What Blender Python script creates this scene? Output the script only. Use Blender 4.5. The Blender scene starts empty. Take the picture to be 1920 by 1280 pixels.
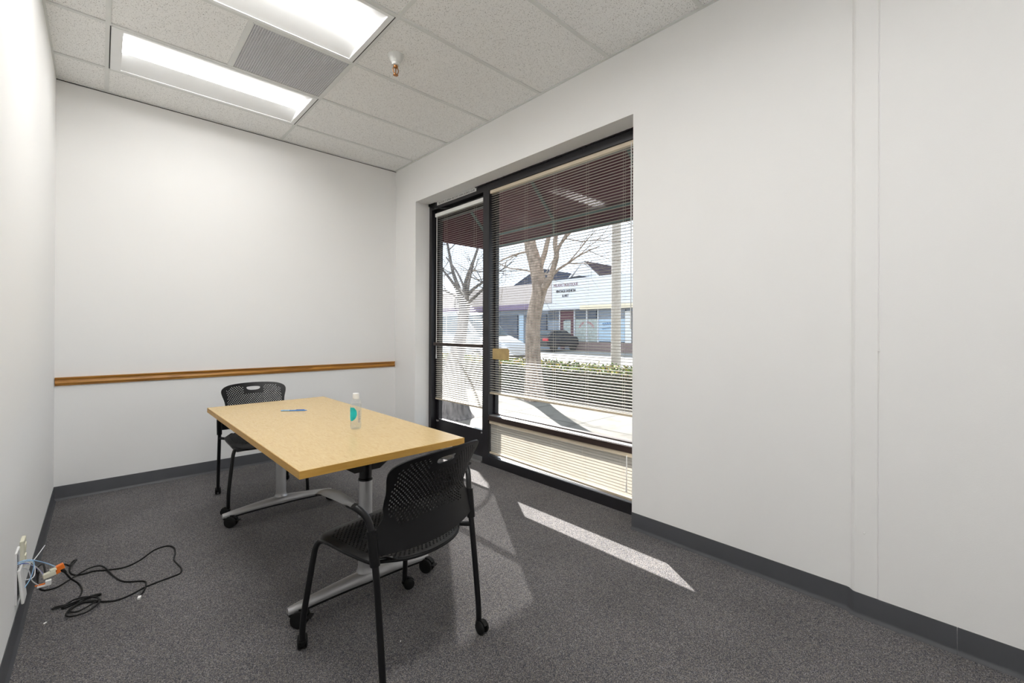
import bpy, bmesh, math, random
from mathutils import Vector, Matrix
PI = math.pi
S = bpy.context.scene
COL = S.collection

# ------------------------------------------------------------------ camera, light, exposure
cam = bpy.data.cameras.new('camera')
cam.sensor_width = 36.0
cam.lens = 15.42
cam.shift_x = 0.00374
cam.shift_y = -0.01117
cam.clip_start = 0.02
cam.clip_end = 300
camo = bpy.data.objects.new('camera', cam)
COL.objects.link(camo)
camo.matrix_world = Matrix(((0.73274, -0.00439, -0.68049, 0.0),
                            (-0.68048, 0.00152, -0.73275, 0.0),
                            (0.00426, 0.99999, -0.00188, 1.235),
                            (0, 0, 0, 1)))
S.camera = camo

W = bpy.data.worlds.new('sky')
S.world = W
W.use_nodes = True
bg = W.node_tree.nodes['Background']
bg.inputs[0].default_value = (0.80, 0.90, 1.0, 1)
bg.inputs[1].default_value = 2.0

sun = bpy.data.lights.new('sun', 'SUN')
sun.energy = 26.0
sun.color = (1.0, 0.95, 0.88)
sun.angle = math.radians(0.55)
suno = bpy.data.objects.new('sun', sun)
COL.objects.link(suno)
SUN_DIR = Vector((-0.547, -0.837, -0.615)).normalized()
suno.rotation_euler = SUN_DIR.to_track_quat('-Z', 'Y').to_euler()
suno.location = (14, 22, 16)

S.view_settings.view_transform = 'Standard'
S.view_settings.look = 'None'
S.view_settings.gamma = 1.0
S.view_settings.use_curve_mapping = False
S.view_settings.exposure = 0.16
LAMP = (9.5, 28.0, 24.0, 24.0)          # lens strengths from the chair rail wall forward; last two are unseen added fill

S.cycles.max_bounces = 10
S.cycles.diffuse_bounces = 6
S.cycles.transparent_max_bounces = 24
S.cycles.sample_clamp_indirect = 6.0

# ------------------------------------------------------------------ materials
def mat(name, col, rough=0.6, metal=0.0, spec=0.5, var=0.0, vscale=6.0, bump=0.0, bscale=120.0, emit=None, estr=0.0):
    m = bpy.data.materials.new(name)
    m.use_nodes = True
    nt = m.node_tree
    b = nt.nodes['Principled BSDF']
    b.inputs['Base Color'].default_value = (*col, 1)
    b.inputs['Roughness'].default_value = rough
    b.inputs['Metallic'].default_value = metal
    b.inputs['Specular IOR Level'].default_value = spec
    tc = nt.nodes.new('ShaderNodeTexCoord')
    if var > 0:
        n = nt.nodes.new('ShaderNodeTexNoise')
        n.inputs['Scale'].default_value = vscale
        n.inputs['Detail'].default_value = 4
        nt.links.new(tc.outputs['Object'], n.inputs['Vector'])
        r = nt.nodes.new('ShaderNodeValToRGB')
        r.color_ramp.elements[0].position = 0.3
        r.color_ramp.elements[1].position = 0.7
        r.color_ramp.elements[0].color = (*[c * (1 - var) for c in col], 1)
        r.color_ramp.elements[1].color = (*[min(1, c * (1 + var)) for c in col], 1)
        nt.links.new(n.outputs['Fac'], r.inputs['Fac'])
        nt.links.new(r.outputs['Color'], b.inputs['Base Color'])
    if bump > 0:
        n2 = nt.nodes.new('ShaderNodeTexNoise')
        n2.inputs['Scale'].default_value = bscale
        n2.inputs['Detail'].default_value = 3
        nt.links.new(tc.outputs['Object'], n2.inputs['Vector'])
        bp = nt.nodes.new('ShaderNodeBump')
        bp.inputs['Strength'].default_value = bump
        bp.inputs['Distance'].default_value = 0.002
        nt.links.new(n2.outputs['Fac'], bp.inputs['Height'])
        nt.links.new(bp.outputs['Normal'], b.inputs['Normal'])
    if emit:
        b.inputs['Emission Color'].default_value = (*emit, 1)
        b.inputs['Emission Strength'].default_value = estr
    return m

def ramp_node(nt, stops):
    r = nt.nodes.new('ShaderNodeValToRGB')
    e = r.color_ramp.elements
    while len(e) < len(stops):
        e.new(0.5)
    for k, (p, c) in enumerate(stops):
        e[k].position = p
        e[k].color = (*c, 1)
    return r

def carpet_mat():
    m = mat('carpet', (0.1, 0.1, 0.1), rough=0.95, spec=0.1)
    nt = m.node_tree
    b = nt.nodes['Principled BSDF']
    tc = nt.nodes['Texture Coordinate']
    v = nt.nodes.new('ShaderNodeTexVoronoi')
    v.inputs['Scale'].default_value = 400
    v.inputs['Randomness'].default_value = 1.0
    nt.links.new(tc.outputs['Object'], v.inputs['Vector'])
    sep = nt.nodes.new('ShaderNodeSeparateColor')
    nt.links.new(v.outputs['Color'], sep.inputs['Color'])
    r = ramp_node(nt, [(0.0, (0.045, 0.046, 0.052)), (0.30, (0.093, 0.095, 0.108)), (0.55, (0.148, 0.142, 0.147)),
                       (0.80, (0.205, 0.183, 0.160)), (1.0, (0.310, 0.305, 0.315))])
    nt.links.new(sep.outputs[0], r.inputs['Fac'])
    n = nt.nodes.new('ShaderNodeTexNoise')
    n.inputs['Scale'].default_value = 2.2
    n.inputs['Detail'].default_value = 5
    nt.links.new(tc.outputs['Object'], n.inputs['Vector'])
    mp = nt.nodes.new('ShaderNodeMapRange')
    mp.inputs['From Min'].default_value = 0.3
    mp.inputs['From Max'].default_value = 0.7
    mp.inputs['To Min'].default_value = 0.88
    mp.inputs['To Max'].default_value = 1.12
    nt.links.new(n.outputs['Fac'], mp.inputs['Value'])
    mx = nt.nodes.new('ShaderNodeVectorMath')
    mx.operation = 'SCALE'
    nt.links.new(r.outputs['Color'], mx.inputs[0])
    nt.links.new(mp.outputs['Result'], mx.inputs['Scale'])
    nt.links.new(mx.outputs['Vector'], b.inputs['Base Color'])
    bp = nt.nodes.new('ShaderNodeBump')
    bp.inputs['Strength'].default_value = 0.7
    bp.inputs['Distance'].default_value = 0.003
    nt.links.new(v.outputs['Distance'], bp.inputs['Height'])
    nt.links.new(bp.outputs['Normal'], b.inputs['Normal'])
    return m

def tile_mat():
    m = mat('acoustic_tile', (0.78, 0.77, 0.74), rough=0.95, spec=0.1)
    nt = m.node_tree
    b = nt.nodes['Principled BSDF']
    tc = nt.nodes['Texture Coordinate']
    n = nt.nodes.new('ShaderNodeTexNoise')
    n.inputs['Scale'].default_value = 215
    n.inputs['Detail'].default_value = 1.5
    nt.links.new(tc.outputs['Object'], n.inputs['Vector'])
    r = ramp_node(nt, [(0.0, (0.20, 0.19, 0.18)), (0.33, (0.32, 0.31, 0.30)), (0.365, (0.88, 0.88, 0.865)), (1.0, (0.93, 0.93, 0.92))])
    nt.links.new(n.outputs['Fac'], r.inputs['Fac'])
    nt.links.new(r.outputs['Color'], b.inputs['Base Color'])
    return m

def wood_mat(name, cols, axis_scale, dist=4.0, scale=3.0, rough=0.35):
    m = mat(name, cols[1], rough=rough)
    nt = m.node_tree
    b = nt.nodes['Principled BSDF']
    tc = nt.nodes['Texture Coordinate']
    mp = nt.nodes.new('ShaderNodeMapping')
    mp.inputs['Scale'].default_value = axis_scale
    nt.links.new(tc.outputs['Object'], mp.inputs['Vector'])
    n = nt.nodes.new('ShaderNodeTexNoise')
    n.inputs['Scale'].default_value = scale
    n.inputs['Detail'].default_value = 7
    n.inputs['Distortion'].default_value = dist
    nt.links.new(mp.outputs['Vector'], n.inputs['Vector'])
    r = ramp_node(nt, [(0.25, cols[0]), (0.5, cols[1]), (0.75, cols[2])])
    nt.links.new(n.outputs['Fac'], r.inputs['Fac'])
    nt.links.new(r.outputs['Color'], b.inputs['Base Color'])
    return m

def glass_mat(name, tint=(0.95, 0.97, 0.97), refl=1.0, dust=0.0):
    m = bpy.data.materials.new(name)
    m.use_nodes = True
    nt = m.node_tree
    nt.nodes.remove(nt.nodes['Principled BSDF'])
    out = nt.nodes['Material Output']
    t = nt.nodes.new('ShaderNodeBsdfTransparent')
    t.inputs['Color'].default_value = (*tint, 1)
    g = nt.nodes.new('ShaderNodeBsdfGlossy')
    g.inputs['Roughness'].default_value = 0.01
    # Schlick reflectance, the same from both sides of each face
    lw = nt.nodes.new('ShaderNodeLayerWeight')
    lw.inputs['Blend'].default_value = 0.5
    pw = nt.nodes.new('ShaderNodeMath')
    pw.operation = 'POWER'
    pw.inputs[1].default_value = 5.0
    nt.links.new(lw.outputs['Facing'], pw.inputs[0])
    k = nt.nodes.new('ShaderNodeMath')
    k.operation = 'MULTIPLY_ADD'
    k.inputs[1].default_value = 0.96 * refl
    k.inputs[2].default_value = 0.04 * refl
    nt.links.new(pw.outputs['Value'], k.inputs[0])
    mx = nt.nodes.new('ShaderNodeMixShader')
    nt.links.new(k.outputs['Value'], mx.inputs['Fac'])
    nt.links.new(t.outputs['BSDF'], mx.inputs[1])
    nt.links.new(g.outputs['BSDF'], mx.inputs[2])
    last = mx
    if dust > 0:
        d = nt.nodes.new('ShaderNodeBsdfTranslucent')
        d.inputs['Color'].default_value = (0.9, 0.9, 0.88, 1)
        mx2 = nt.nodes.new('ShaderNodeMixShader')
        mx2.inputs['Fac'].default_value = dust
        nt.links.new(mx.outputs['Shader'], mx2.inputs[1])
        nt.links.new(d.outputs['BSDF'], mx2.inputs[2])
        last = mx2
    nt.links.new(last.outputs['Shader'], out.inputs['Surface'])
    return m

def vent_mat():
    m = mat('egg_crate', (0.80, 0.80, 0.82), rough=0.5)
    return m

def bark_mat(name, dark, light):
    m = mat(name, light, rough=0.95, spec=0.1)
    nt = m.node_tree
    b = nt.nodes['Principled BSDF']
    tc = nt.nodes['Texture Coordinate']
    mp = nt.nodes.new('ShaderNodeMapping')
    mp.inputs['Scale'].default_value = (9, 9, 2.2)
    nt.links.new(tc.outputs['Object'], mp.inputs['Vector'])
    n = nt.nodes.new('ShaderNodeTexNoise')
    n.inputs['Scale'].default_value = 2.5
    n.inputs['Detail'].default_value = 6
    nt.links.new(mp.outputs['Vector'], n.inputs['Vector'])
    r = ramp_node(nt, [(0.35, dark), (0.62, light)])
    nt.links.new(n.outputs['Fac'], r.inputs['Fac'])
    nt.links.new(r.outputs['Color'], b.inputs['Base Color'])
    bp = nt.nodes.new('ShaderNodeBump')
    bp.inputs['Strength'].default_value = 0.6
    bp.inputs['Distance'].default_value = 0.02
    nt.links.new(n.outputs['Fac'], bp.inputs['Height'])
    nt.links.new(bp.outputs['Normal'], b.inputs['Normal'])
    return m

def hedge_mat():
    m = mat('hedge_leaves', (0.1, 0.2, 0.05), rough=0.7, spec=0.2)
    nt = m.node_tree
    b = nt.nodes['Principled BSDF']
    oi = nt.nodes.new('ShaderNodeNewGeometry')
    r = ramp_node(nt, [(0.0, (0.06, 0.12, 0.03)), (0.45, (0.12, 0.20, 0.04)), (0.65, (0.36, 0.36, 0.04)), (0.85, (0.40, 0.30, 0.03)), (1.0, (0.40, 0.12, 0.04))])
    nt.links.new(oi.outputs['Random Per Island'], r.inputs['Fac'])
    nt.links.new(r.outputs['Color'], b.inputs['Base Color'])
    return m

def sidewalk_mat():
    m = mat('sidewalk', (0.3, 0.28, 0.25), rough=0.9, spec=0.2)
    nt = m.node_tree
    b = nt.nodes['Principled BSDF']
    tc = nt.nodes['Texture Coordinate']
    n = nt.nodes.new('ShaderNodeTexNoise')
    n.inputs['Scale'].default_value = 2.6
    n.inputs['Detail'].default_value = 8
    n.inputs['Roughness'].default_value = 0.65
    nt.links.new(tc.outputs['Object'], n.inputs['Vector'])
    r = ramp_node(nt, [(0.28, (0.10, 0.094, 0.083)), (0.48, (0.155, 0.147, 0.130)), (0.75, (0.172, 0.165, 0.148))])
    nt.links.new(n.outputs['Fac'], r.inputs['Fac'])
    nt.links.new(r.outputs['Color'], b.inputs['Base Color'])
    return m

M = {}
M['wall'] = mat('wall_paint', (0.88, 0.877, 0.868), rough=0.75, spec=0.25, bump=0.12, bscale=220)
M['carpet'] = carpet_mat()
M['tile'] = tile_mat()
M['tee'] = mat('grid_tee', (0.72, 0.73, 0.71), rough=0.5, var=0.03)
M['gap'] = mat('shadow_gap', (0.03, 0.03, 0.03), rough=0.9, var=0.1)
M['base'] = mat('vinyl_base', (0.064, 0.066, 0.074), rough=0.45, var=0.06, vscale=9)
M['oak'] = wood_mat('oak', [(0.16, 0.055, 0.006), (0.40, 0.17, 0.022), (0.56, 0.28, 0.05)], (1.2, 30, 30), 2.0, 2.0, 0.38)
M['laminate'] = wood_mat('maple_laminate', [(0.60, 0.42, 0.185), (0.655, 0.475, 0.225), (0.70, 0.52, 0.26)], (30, 6, 6), 2.5, 2.0, 0.27)
M['edge'] = wood_mat('edge_band', [(0.48, 0.26, 0.05), (0.53, 0.30, 0.065), (0.58, 0.34, 0.08)], (4, 4, 40), 1.0, 2.0, 0.45)  # amber banding, its tone also darkened for the light on the edge
M['frame'] = mat('dark_bronze', (0.014, 0.013, 0.016), rough=0.38, spec=0.5, var=0.15)
M['rail'] = mat('brown_metal', (0.035, 0.021, 0.017), rough=0.4, var=0.1)
M['alu'] = mat('aluminium', (0.62, 0.62, 0.62), rough=0.35, metal=0.9, var=0.06)
M['blackp'] = mat('black_plastic', (0.0035, 0.0035, 0.0042), rough=0.42, spec=0.28, var=0.1)
M['blacks'] = mat('black_steel', (0.005, 0.005, 0.006), rough=0.32, spec=0.4, var=0.1)
M['rubber'] = mat('black_rubber', (0.006, 0.006, 0.006), rough=0.6, spec=0.3, var=0.1)
M['armp'] = mat('arm_plastic', (0.024, 0.023, 0.022), rough=0.45, var=0.08)
M['silver'] = mat('silver_paint', (0.42, 0.42, 0.43), rough=0.38, metal=0.55, var=0.05)
M['blind'] = mat('blind_slat', (0.62, 0.59, 0.54), rough=0.45, var=0.03)
M['cream'] = mat('blind_rail', (0.62, 0.53, 0.40), rough=0.45, var=0.05)
M['whiterail'] = mat('white_rail', (0.82, 0.82, 0.80), rough=0.45, var=0.03)
M['cord'] = mat('cord', (0.75, 0.70, 0.62), rough=0.8, var=0.05)
M['glass'] = glass_mat('window_glass', (0.95, 0.96, 0.97), 0.9, 0.003)
M['whitep'] = mat('white_plastic', (0.82, 0.82, 0.81), rough=0.4, var=0.03)
M['ivory'] = mat('ivory_plastic', (0.72, 0.70, 0.56), rough=0.4, var=0.05)
M['orange'] = mat('orange_plastic', (0.85, 0.20, 0.02), rough=0.4, var=0.05)
M['wireblue'] = mat('wire_blue', (0.10, 0.13, 0.50), rough=0.45, var=0.05)
M['wirelight'] = mat('wire_light_blue', (0.36, 0.58, 0.85), rough=0.45, var=0.05)
M['wirewhite'] = mat('wire_white', (0.75, 0.75, 0.78), rough=0.45, var=0.05)
M['brass'] = mat('brass', (0.42, 0.19, 0.07), rough=0.35, metal=0.9, var=0.15, vscale=60)
M['troffer'] = mat('troffer_white', (0.86, 0.87, 0.87), rough=0.5, var=0.02)
for _k, _e in enumerate(LAMP):
    M['lens%d' % _k] = mat('lamp_lens', (0.9, 0.9, 0.9), rough=0.5, emit=(1.0, 0.99, 0.972), estr=_e)
M['vent'] = vent_mat()
M['pen'] = mat('pen_blue', (0.10, 0.30, 0.75), rough=0.3, var=0.05)
M['pencap'] = mat('pen_cap_blue', (0.02, 0.07, 0.42), rough=0.3, var=0.05)
M['bottle'] = glass_mat('clear_plastic', (0.97, 0.98, 0.99), 1.0, 0.12)
M['water'] = glass_mat('water', (0.97, 0.985, 0.99), 0.5, 0.06)
M['teal'] = mat('teal_print', (0.0, 0.52, 0.56), rough=0.4, var=0.25, vscale=25)
M['ink'] = mat('ink', (0.03, 0.03, 0.035), rough=0.6, var=0.1)
M['bluetext'] = mat('blue_text', (0.22, 0.25, 0.42), rough=0.6, var=0.1)
M['paper'] = mat('paper', (0.80, 0.80, 0.78), rough=0.8, var=0.03)
M['tan'] = mat('tan_card', (0.47, 0.34, 0.15), rough=0.8, var=0.12, vscale=20)
M['sidewalk'] = sidewalk_mat()
M['joint'] = mat('pavement_joint', (0.05, 0.047, 0.042), rough=0.95, var=0.2)
M['asphalt'] = mat('asphalt', (0.25, 0.25, 0.24), rough=0.9, var=0.15, vscale=3)
M['kerb'] = mat('kerb', (0.30, 0.29, 0.27), rough=0.9, var=0.1)
M['soil'] = mat('soil', (0.07, 0.05, 0.035), rough=0.95, var=0.3)
M['bark'] = bark_mat('bark', (0.16, 0.125, 0.10), (0.36, 0.29, 0.235))
M['barkgrey'] = bark_mat('bark_grey', (0.05, 0.048, 0.05), (0.15, 0.14, 0.14))
M['hedge'] = hedge_mat()
M['hedgeface'] = mat('hedge_leaves_shaded', (0.045, 0.060, 0.030), rough=0.7, spec=0.2, var=0.4, vscale=9)  # grey-green leaves, darkened so the front's shade sits in the colour
M['stem'] = mat('hedge_stem', (0.06, 0.05, 0.03), rough=0.9, var=0.2)
M['awning'] = mat('maroon_canvas', (0.055, 0.010, 0.020), rough=0.85, spec=0.15, var=0.12, vscale=4)
M['awnframe'] = mat('awning_frame', (0.035, 0.075, 0.070), rough=0.5, var=0.1)
M['stucco'] = mat('beige_stucco', (0.56, 0.49, 0.46), rough=0.9, var=0.04, bump=0.2, bscale=40)
M['fascia'] = mat('white_fascia', (0.70, 0.72, 0.76), rough=0.7, var=0.03)
M['purple'] = mat('purple_band', (0.20, 0.15, 0.24), rough=0.7, var=0.08)
M['shopdark'] = mat('shop_glass_dark', (0.05, 0.07, 0.11), rough=0.2, var=0.3, vscale=1.5)
M['shopblue'] = mat('shop_panel_blue', (0.46, 0.60, 0.72), rough=0.5, var=0.06)
M['shopgrey'] = mat('shop_glass_grey', (0.22, 0.26, 0.32), rough=0.25, var=0.2, vscale=2)
M['poster'] = mat('window_poster', (0.42, 0.47, 0.45), rough=0.6, var=0.30, vscale=7)
M['maroon'] = mat('maroon_paint', (0.10, 0.028, 0.045), rough=0.6, var=0.15)
M['redsign'] = mat('red_sign', (0.50, 0.10, 0.12), rough=0.6, var=0.1)
M['greysign'] = mat('grey_red_sign', (0.34, 0.23, 0.26), rough=0.6, var=0.1)
M['bluesign'] = mat('blue_sign', (0.12, 0.25, 0.45), rough=0.6, var=0.1)
M['creamband'] = mat('cream_band', (0.80, 0.70, 0.52), rough=0.7, var=0.04)
M['tanbase'] = mat('tan_base', (0.27, 0.20, 0.19), rough=0.9, var=0.1)
M['shingle'] = mat('roof_shingle', (0.022, 0.028, 0.045), rough=1.0, spec=0.0, var=0.25, vscale=3)
M['shinglebrown'] = mat('roof_shingle_brown', (0.060, 0.048, 0.058), rough=1.0, spec=0.0, var=0.35, vscale=5)
M['gable'] = mat('gable_paint', (0.60, 0.64, 0.68), rough=0.8, var=0.04)
M['polepaint'] = mat('cream_pole', (0.44, 0.40, 0.35), rough=0.6, var=0.05)
M['carblack'] = mat('car_black', (0.015, 0.018, 0.026), rough=0.25, var=0.1)
M['carwhite'] = mat('car_white', (0.45, 0.46, 0.48), rough=0.3, var=0.02)
M['carglass'] = mat('car_glass', (0.10, 0.15, 0.19), rough=0.1, var=0.1)
M['taillight'] = mat('tail_light', (0.55, 0.03, 0.05), rough=0.3, var=0.1)
M['plate'] = mat('licence_plate', (0.55, 0.57, 0.62), rough=0.5, var=0.05)
M['tyre'] = mat('tyre', (0.02, 0.02, 0.02), rough=0.8, var=0.1)

# ------------------------------------------------------------------ mesh helpers
def new_bm():
    return bmesh.new()

def box(bm, x0, x1, y0, y1, z0, z1, mi=0):
    vs = [bm.verts.new(p) for p in ((x0, y0, z0), (x1, y0, z0), (x1, y1, z0), (x0, y1, z0),
                                    (x0, y0, z1), (x1, y0, z1), (x1, y1, z1), (x0, y1, z1))]
    for f in ((0, 3, 2, 1), (4, 5, 6, 7), (0, 1, 5, 4), (1, 2, 6, 5), (2, 3, 7, 6), (3, 0, 4, 7)):
        fc = bm.faces.new([vs[i] for i in f])
        fc.material_index = mi
    return vs

def rbox(bm, x0, x1, y0, y1, z0, z1, r=0.003, seg=2):
    b2 = bmesh.new()
    box(b2, x0, x1, y0, y1, z0, z1)
    bmesh.ops.bevel(b2, geom=list(b2.edges), offset=r, segments=seg, profile=0.5, affect='EDGES')
    merge(bm, b2)

def merge(bm, b2, mtx=None):
    me = bpy.data.meshes.new('tmp')
    if mtx is not None:
        b2.transform(mtx)
    b2.to_mesh(me)
    b2.free()
    bm.from_mesh(me)
    bpy.data.meshes.remove(me)

def prism(bm, poly, axis, a, b):
    """closed polygon in the two other axes extruded along axis from a to b"""
    def P(u, v, w):
        return {'x': (w, u, v), 'y': (u, w, v), 'z': (u, v, w)}[axis]
    A = [bm.verts.new(P(u, v, a)) for u, v in poly]
    B = [bm.verts.new(P(u, v, b)) for u, v in poly]
    n = len(poly)
    fs = [bm.faces.new(A), bm.faces.new(B[::-1])]
    for i in range(n):
        fs.append(bm.faces.new((A[i], B[i], B[(i + 1) % n], A[(i + 1) % n])))
    bmesh.ops.recalc_face_normals(bm, faces=fs)
    return fs

def smooth_path(pts, n=6):
    pts = [Vector(p) for p in pts]
    out = []
    for i in range(len(pts) - 1):
        p0 = pts[max(i - 1, 0)]
        p1, p2 = pts[i], pts[i + 1]
        p3 = pts[min(i + 2, len(pts) - 1)]
        for k in range(n):
            t = k / n
            out.append(0.5 * ((2 * p1) + (p2 - p0) * t + (2 * p0 - 5 * p1 + 4 * p2 - p3) * t * t + (3 * p1 - p0 - 3 * p2 + p3) * t ** 3))
    out.append(pts[-1])
    return out

def tube(bm, pts, rad, seg=10, cap=True, flat=None):
    pts = [Vector(p) for p in pts]
    n = len(pts)
    rads = rad if isinstance(rad, (list, tuple)) else [rad] * n
    t = (pts[1] - pts[0]).normalized()
    u = t.orthogonal().normalized()
    rings = []
    for i in range(n):
        if i == 0:
            tn = (pts[1] - pts[0])
        elif i == n - 1:
            tn = (pts[-1] - pts[-2])
        else:
            tn = (pts[i + 1] - pts[i - 1])
        if tn.length < 1e-9:
            tn = t
        tn = tn.normalized()
        u = (u - tn * u.dot(tn))
        u = u.normalized() if u.length > 1e-6 else tn.orthogonal().normalized()
        v = tn.cross(u)
        ring = [bm.verts.new(pts[i] + (u * math.cos(2 * PI * k / seg) + v * math.sin(2 * PI * k / seg)) * rads[i]) for k in range(seg)]
        rings.append(ring)
        t = tn
    for i in range(n - 1):
        for k in range(seg):
            bm.faces.new((rings[i][k], rings[i][(k + 1) % seg], rings[i + 1][(k + 1) % seg], rings[i + 1][k]))
    if cap:
        bm.faces.new(rings[0][::-1])
        bm.faces.new(rings[-1])

def lathe(bm, prof, c=(0, 0, 0), seg=24, axis='z', cap=True):
    rings = []
    for r, h in prof:
        ring = []
        for k in range(seg):
            a = 2 * PI * k / seg
            p = (r * math.cos(a), r * math.sin(a), h)
            if axis == 'x':
                p = (p[2], p[0], p[1])
            elif axis == 'y':
                p = (p[1], p[2], p[0])
            ring.append(bm.verts.new((c[0] + p[0], c[1] + p[1], c[2] + p[2])))
        rings.append(ring)
    for i in range(len(rings) - 1):
        for k in range(seg):
            bm.faces.new((rings[i][k], rings[i][(k + 1) % seg], rings[i + 1][(k + 1) % seg], rings[i + 1][k]))
    if cap:
        bm.faces.new(rings[0][::-1])
        bm.faces.new(rings[-1])

def ob(name, bm, m, parent=None, smooth=None, loc=None):
    me = bpy.data.meshes.new(name)
    bmesh.ops.recalc_face_normals(bm, faces=list(bm.faces))
    bm.to_mesh(me)
    bm.free()
    for k in (m if isinstance(m, (list, tuple)) else [m]):
        me.materials.append(M[k])
    if smooth is not None:
        for p in me.polygons:
            p.use_smooth = True
        me.set_sharp_from_angle(angle=math.radians(smooth))
    o = bpy.data.objects.new(name, me)
    COL.objects.link(o)
    if parent is not None:
        o.parent = parent
    if loc is not None:
        o.location = loc
    return o

def empty(name, loc=(0, 0, 0), rz=0.0):
    o = bpy.data.objects.new(name, None)
    o.empty_display_size = 0.1
    COL.objects.link(o)
    o.location = loc
    o.rotation_euler = (0, 0, rz)
    return o

def tag(o, label, cat=None, group=None, kind=None):
    o['label'] = label
    if cat:
        o['category'] = cat
    if group:
        o['group'] = group
    if kind:
        o['kind'] = kind
    return o

def kids(o):
    return [c for c in COL.objects if c.parent == o]

def copy_tree(o, parent=None):
    c = o.copy()
    COL.objects.link(c)
    if parent is not None:
        c.parent = parent
    for ch in kids(o):
        copy_tree(ch, c)
    return c

def text_bm(txt, width, height, depth=0.002, serif=False):
    """flat lettering in the local XY plane, scaled to width x height, centred"""
    cu = bpy.data.curves.new('lettering', 'FONT')
    cu.body = txt
    cu.extrude = 0.0
    o = bpy.data.objects.new('lettering', cu)
    COL.objects.link(o)
    bpy.context.view_layer.update()
    dg = bpy.context.evaluated_depsgraph_get()
    me = bpy.data.meshes.new_from_object(o.evaluated_get(dg))
    bm = bmesh.new()
    bm.from_mesh(me)
    bpy.data.meshes.remove(me)
    bpy.data.objects.remove(o)
    bpy.data.curves.remove(cu)
    xs = [v.co.x for v in bm.verts]
    ys = [v.co.y for v in bm.verts]
    x0, x1, y0, y1 = min(xs), max(xs), min(ys), max(ys)
    for v in bm.verts:
        v.co.x = ((v.co.x - x0) / (x1 - x0) - 0.5) * width
        v.co.y = ((v.co.y - y0) / (y1 - y0) - 0.5) * height
        v.co.z = 0
    r = bmesh.ops.extrude_face_region(bm, geom=list(bm.faces))
    for e in r['geom']:
        if isinstance(e, bmesh.types.BMVert):
            e.co.z += depth
    return bm

def facing_room(bm, x, y, z):
    """put lettering drawn in XY on a plane facing -x, reading towards -y"""
    mtx = Matrix(((0, 0, -1, x), (-1, 0, 0, y), (0, 1, 0, z), (0, 0, 0, 1)))
    bm.transform(mtx)
    return bm

# ------------------------------------------------------------------ room shell
XL, XR, YB, YF, H = -0.243, 2.448, 4.518, -1.9, 3.033
TX = 2.76                       # outer face of the window wall
OY0, OY1, OZ = 1.488, 4.090, 2.603   # window recess
XF = 2.620                      # room-side face of the storefront frame

bm = new_bm()
box(bm, XL, XF, YF, YB, -0.12, 0.0)
tag(ob('floor', bm, 'carpet'), 'grey flecked loop pile carpet floor of the office', 'floor', kind='structure')

bm = new_bm()
box(bm, XL - 0.12, TX, YB, YB + 0.12, -0.1, H + 0.15)
tag(ob('wall_back', bm, 'wall'), 'white painted wall with the oak chair rail', 'wall', kind='structure')
bm = new_bm()
box(bm, XL - 0.12, XL, YF, YB, -0.1, H + 0.15)
tag(ob('wall_left', bm, 'wall'), 'white painted wall with the outlet along the left', 'wall', kind='structure')
bm = new_bm()
box(bm, XL - 0.12, TX, YF - 0.12, YF, -0.1, H + 0.15)
tag(ob('wall_front', bm, 'wall'), 'white painted wall behind the camera', 'wall', kind='structure')
bm = new_bm()
prism(bm, [(YF, -0.1), (OY0, -0.1), (OY0, OZ), (OY1, OZ), (OY1, -0.1), (YB, -0.1), (YB, H + 0.15), (YF, H + 0.15)], 'x', XR, TX)
BUMP = 2.424
# column furring with rounded edge and a joint at y = .295
pl = [(XR + 0.01, 0.392), (XR - 0.002, 0.390), (XR - 0.008, 0.386), (BUMP + 0.006, 0.380), (BUMP + 0.001, 0.374), (BUMP, 0.366),
      (BUMP, 0.2985), (BUMP + 0.0035, 0.2960), (BUMP + 0.0035, 0.2945), (BUMP - 0.002, 0.2920), (BUMP - 0.002, YF), (XR + 0.01, YF)]
prism(bm, pl, 'z', -0.05, H + 0.1)
tag(ob('wall_right', bm, 'wall'), 'white painted wall with the window recess and a shallow column', 'wall', kind='structure')

# ceiling: panels between the tees, openings for lights, vent
T = 0.6096
xs = [XL, 0.024, 1.243, XR]
y1 = 4.106
ys = [YB] + [y1 - n * T for n in range(0, 10)] + [YF]
LIGHTS = [(0.024, 1.243, 1), (0.024, 1.243, 3), (0.024, 1.243, 8)]
bm = new_bm()
grid = new_bm()
tee = 0.012
for i in range(len(xs) - 1):
    for j in range(len(ys) - 1):
        ya, yb = ys[j + 1], ys[j]
        if i == 1 and j in (1, 3, 6, 9):
            continue
        if i == 1 and j == 2:
            box(bm, xs[1], 0.634, ya, yb, H + 0.006, H + 0.03)
            continue
        box(bm, xs[i], xs[i + 1], ya, yb, H + 0.006, H + 0.03)
box(bm, XL - 0.05, TX, YF - 0.05, YB + 0.05, H + 0.16, H + 0.2)     # deck above
tag(ob('ceiling', bm, 'tile'), 'white fissured acoustic tile ceiling', 'ceiling', kind='structure')
for x in xs[1:3]:
    box(grid, x - tee, x + tee, YF, YB, H, H + 0.014)
box(grid, 0.634 - tee, 0.634 + tee, ys[3], ys[2], H, H + 0.014)
for j, y in enumerate(ys[1:-1]):
    for i in range(3):
        box(grid, xs[i] + (tee if i else 0), xs[i + 1] - (tee if i < 2 else 0), y - tee, y + tee, H - 0.0006, H + 0.012)
box(grid, XL, XR, YB - 0.012, YB, H - 0.002, H + 0.012)
box(grid, XR - 0.018, XR, YF, YB, H - 0.002, H + 0.012)
box(grid, XL, XL + 0.010, YF, YB, H - 0.002, H + 0.012)
tag(ob('trim_1', grid, 'tee'), 'white metal tee grid holding the ceiling tiles', 'ceiling grid', kind='structure')
bm = new_bm()
box(bm, XL, XR, YB - 0.003, YB + 0.001, H - 0.007, H - 0.002)
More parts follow.
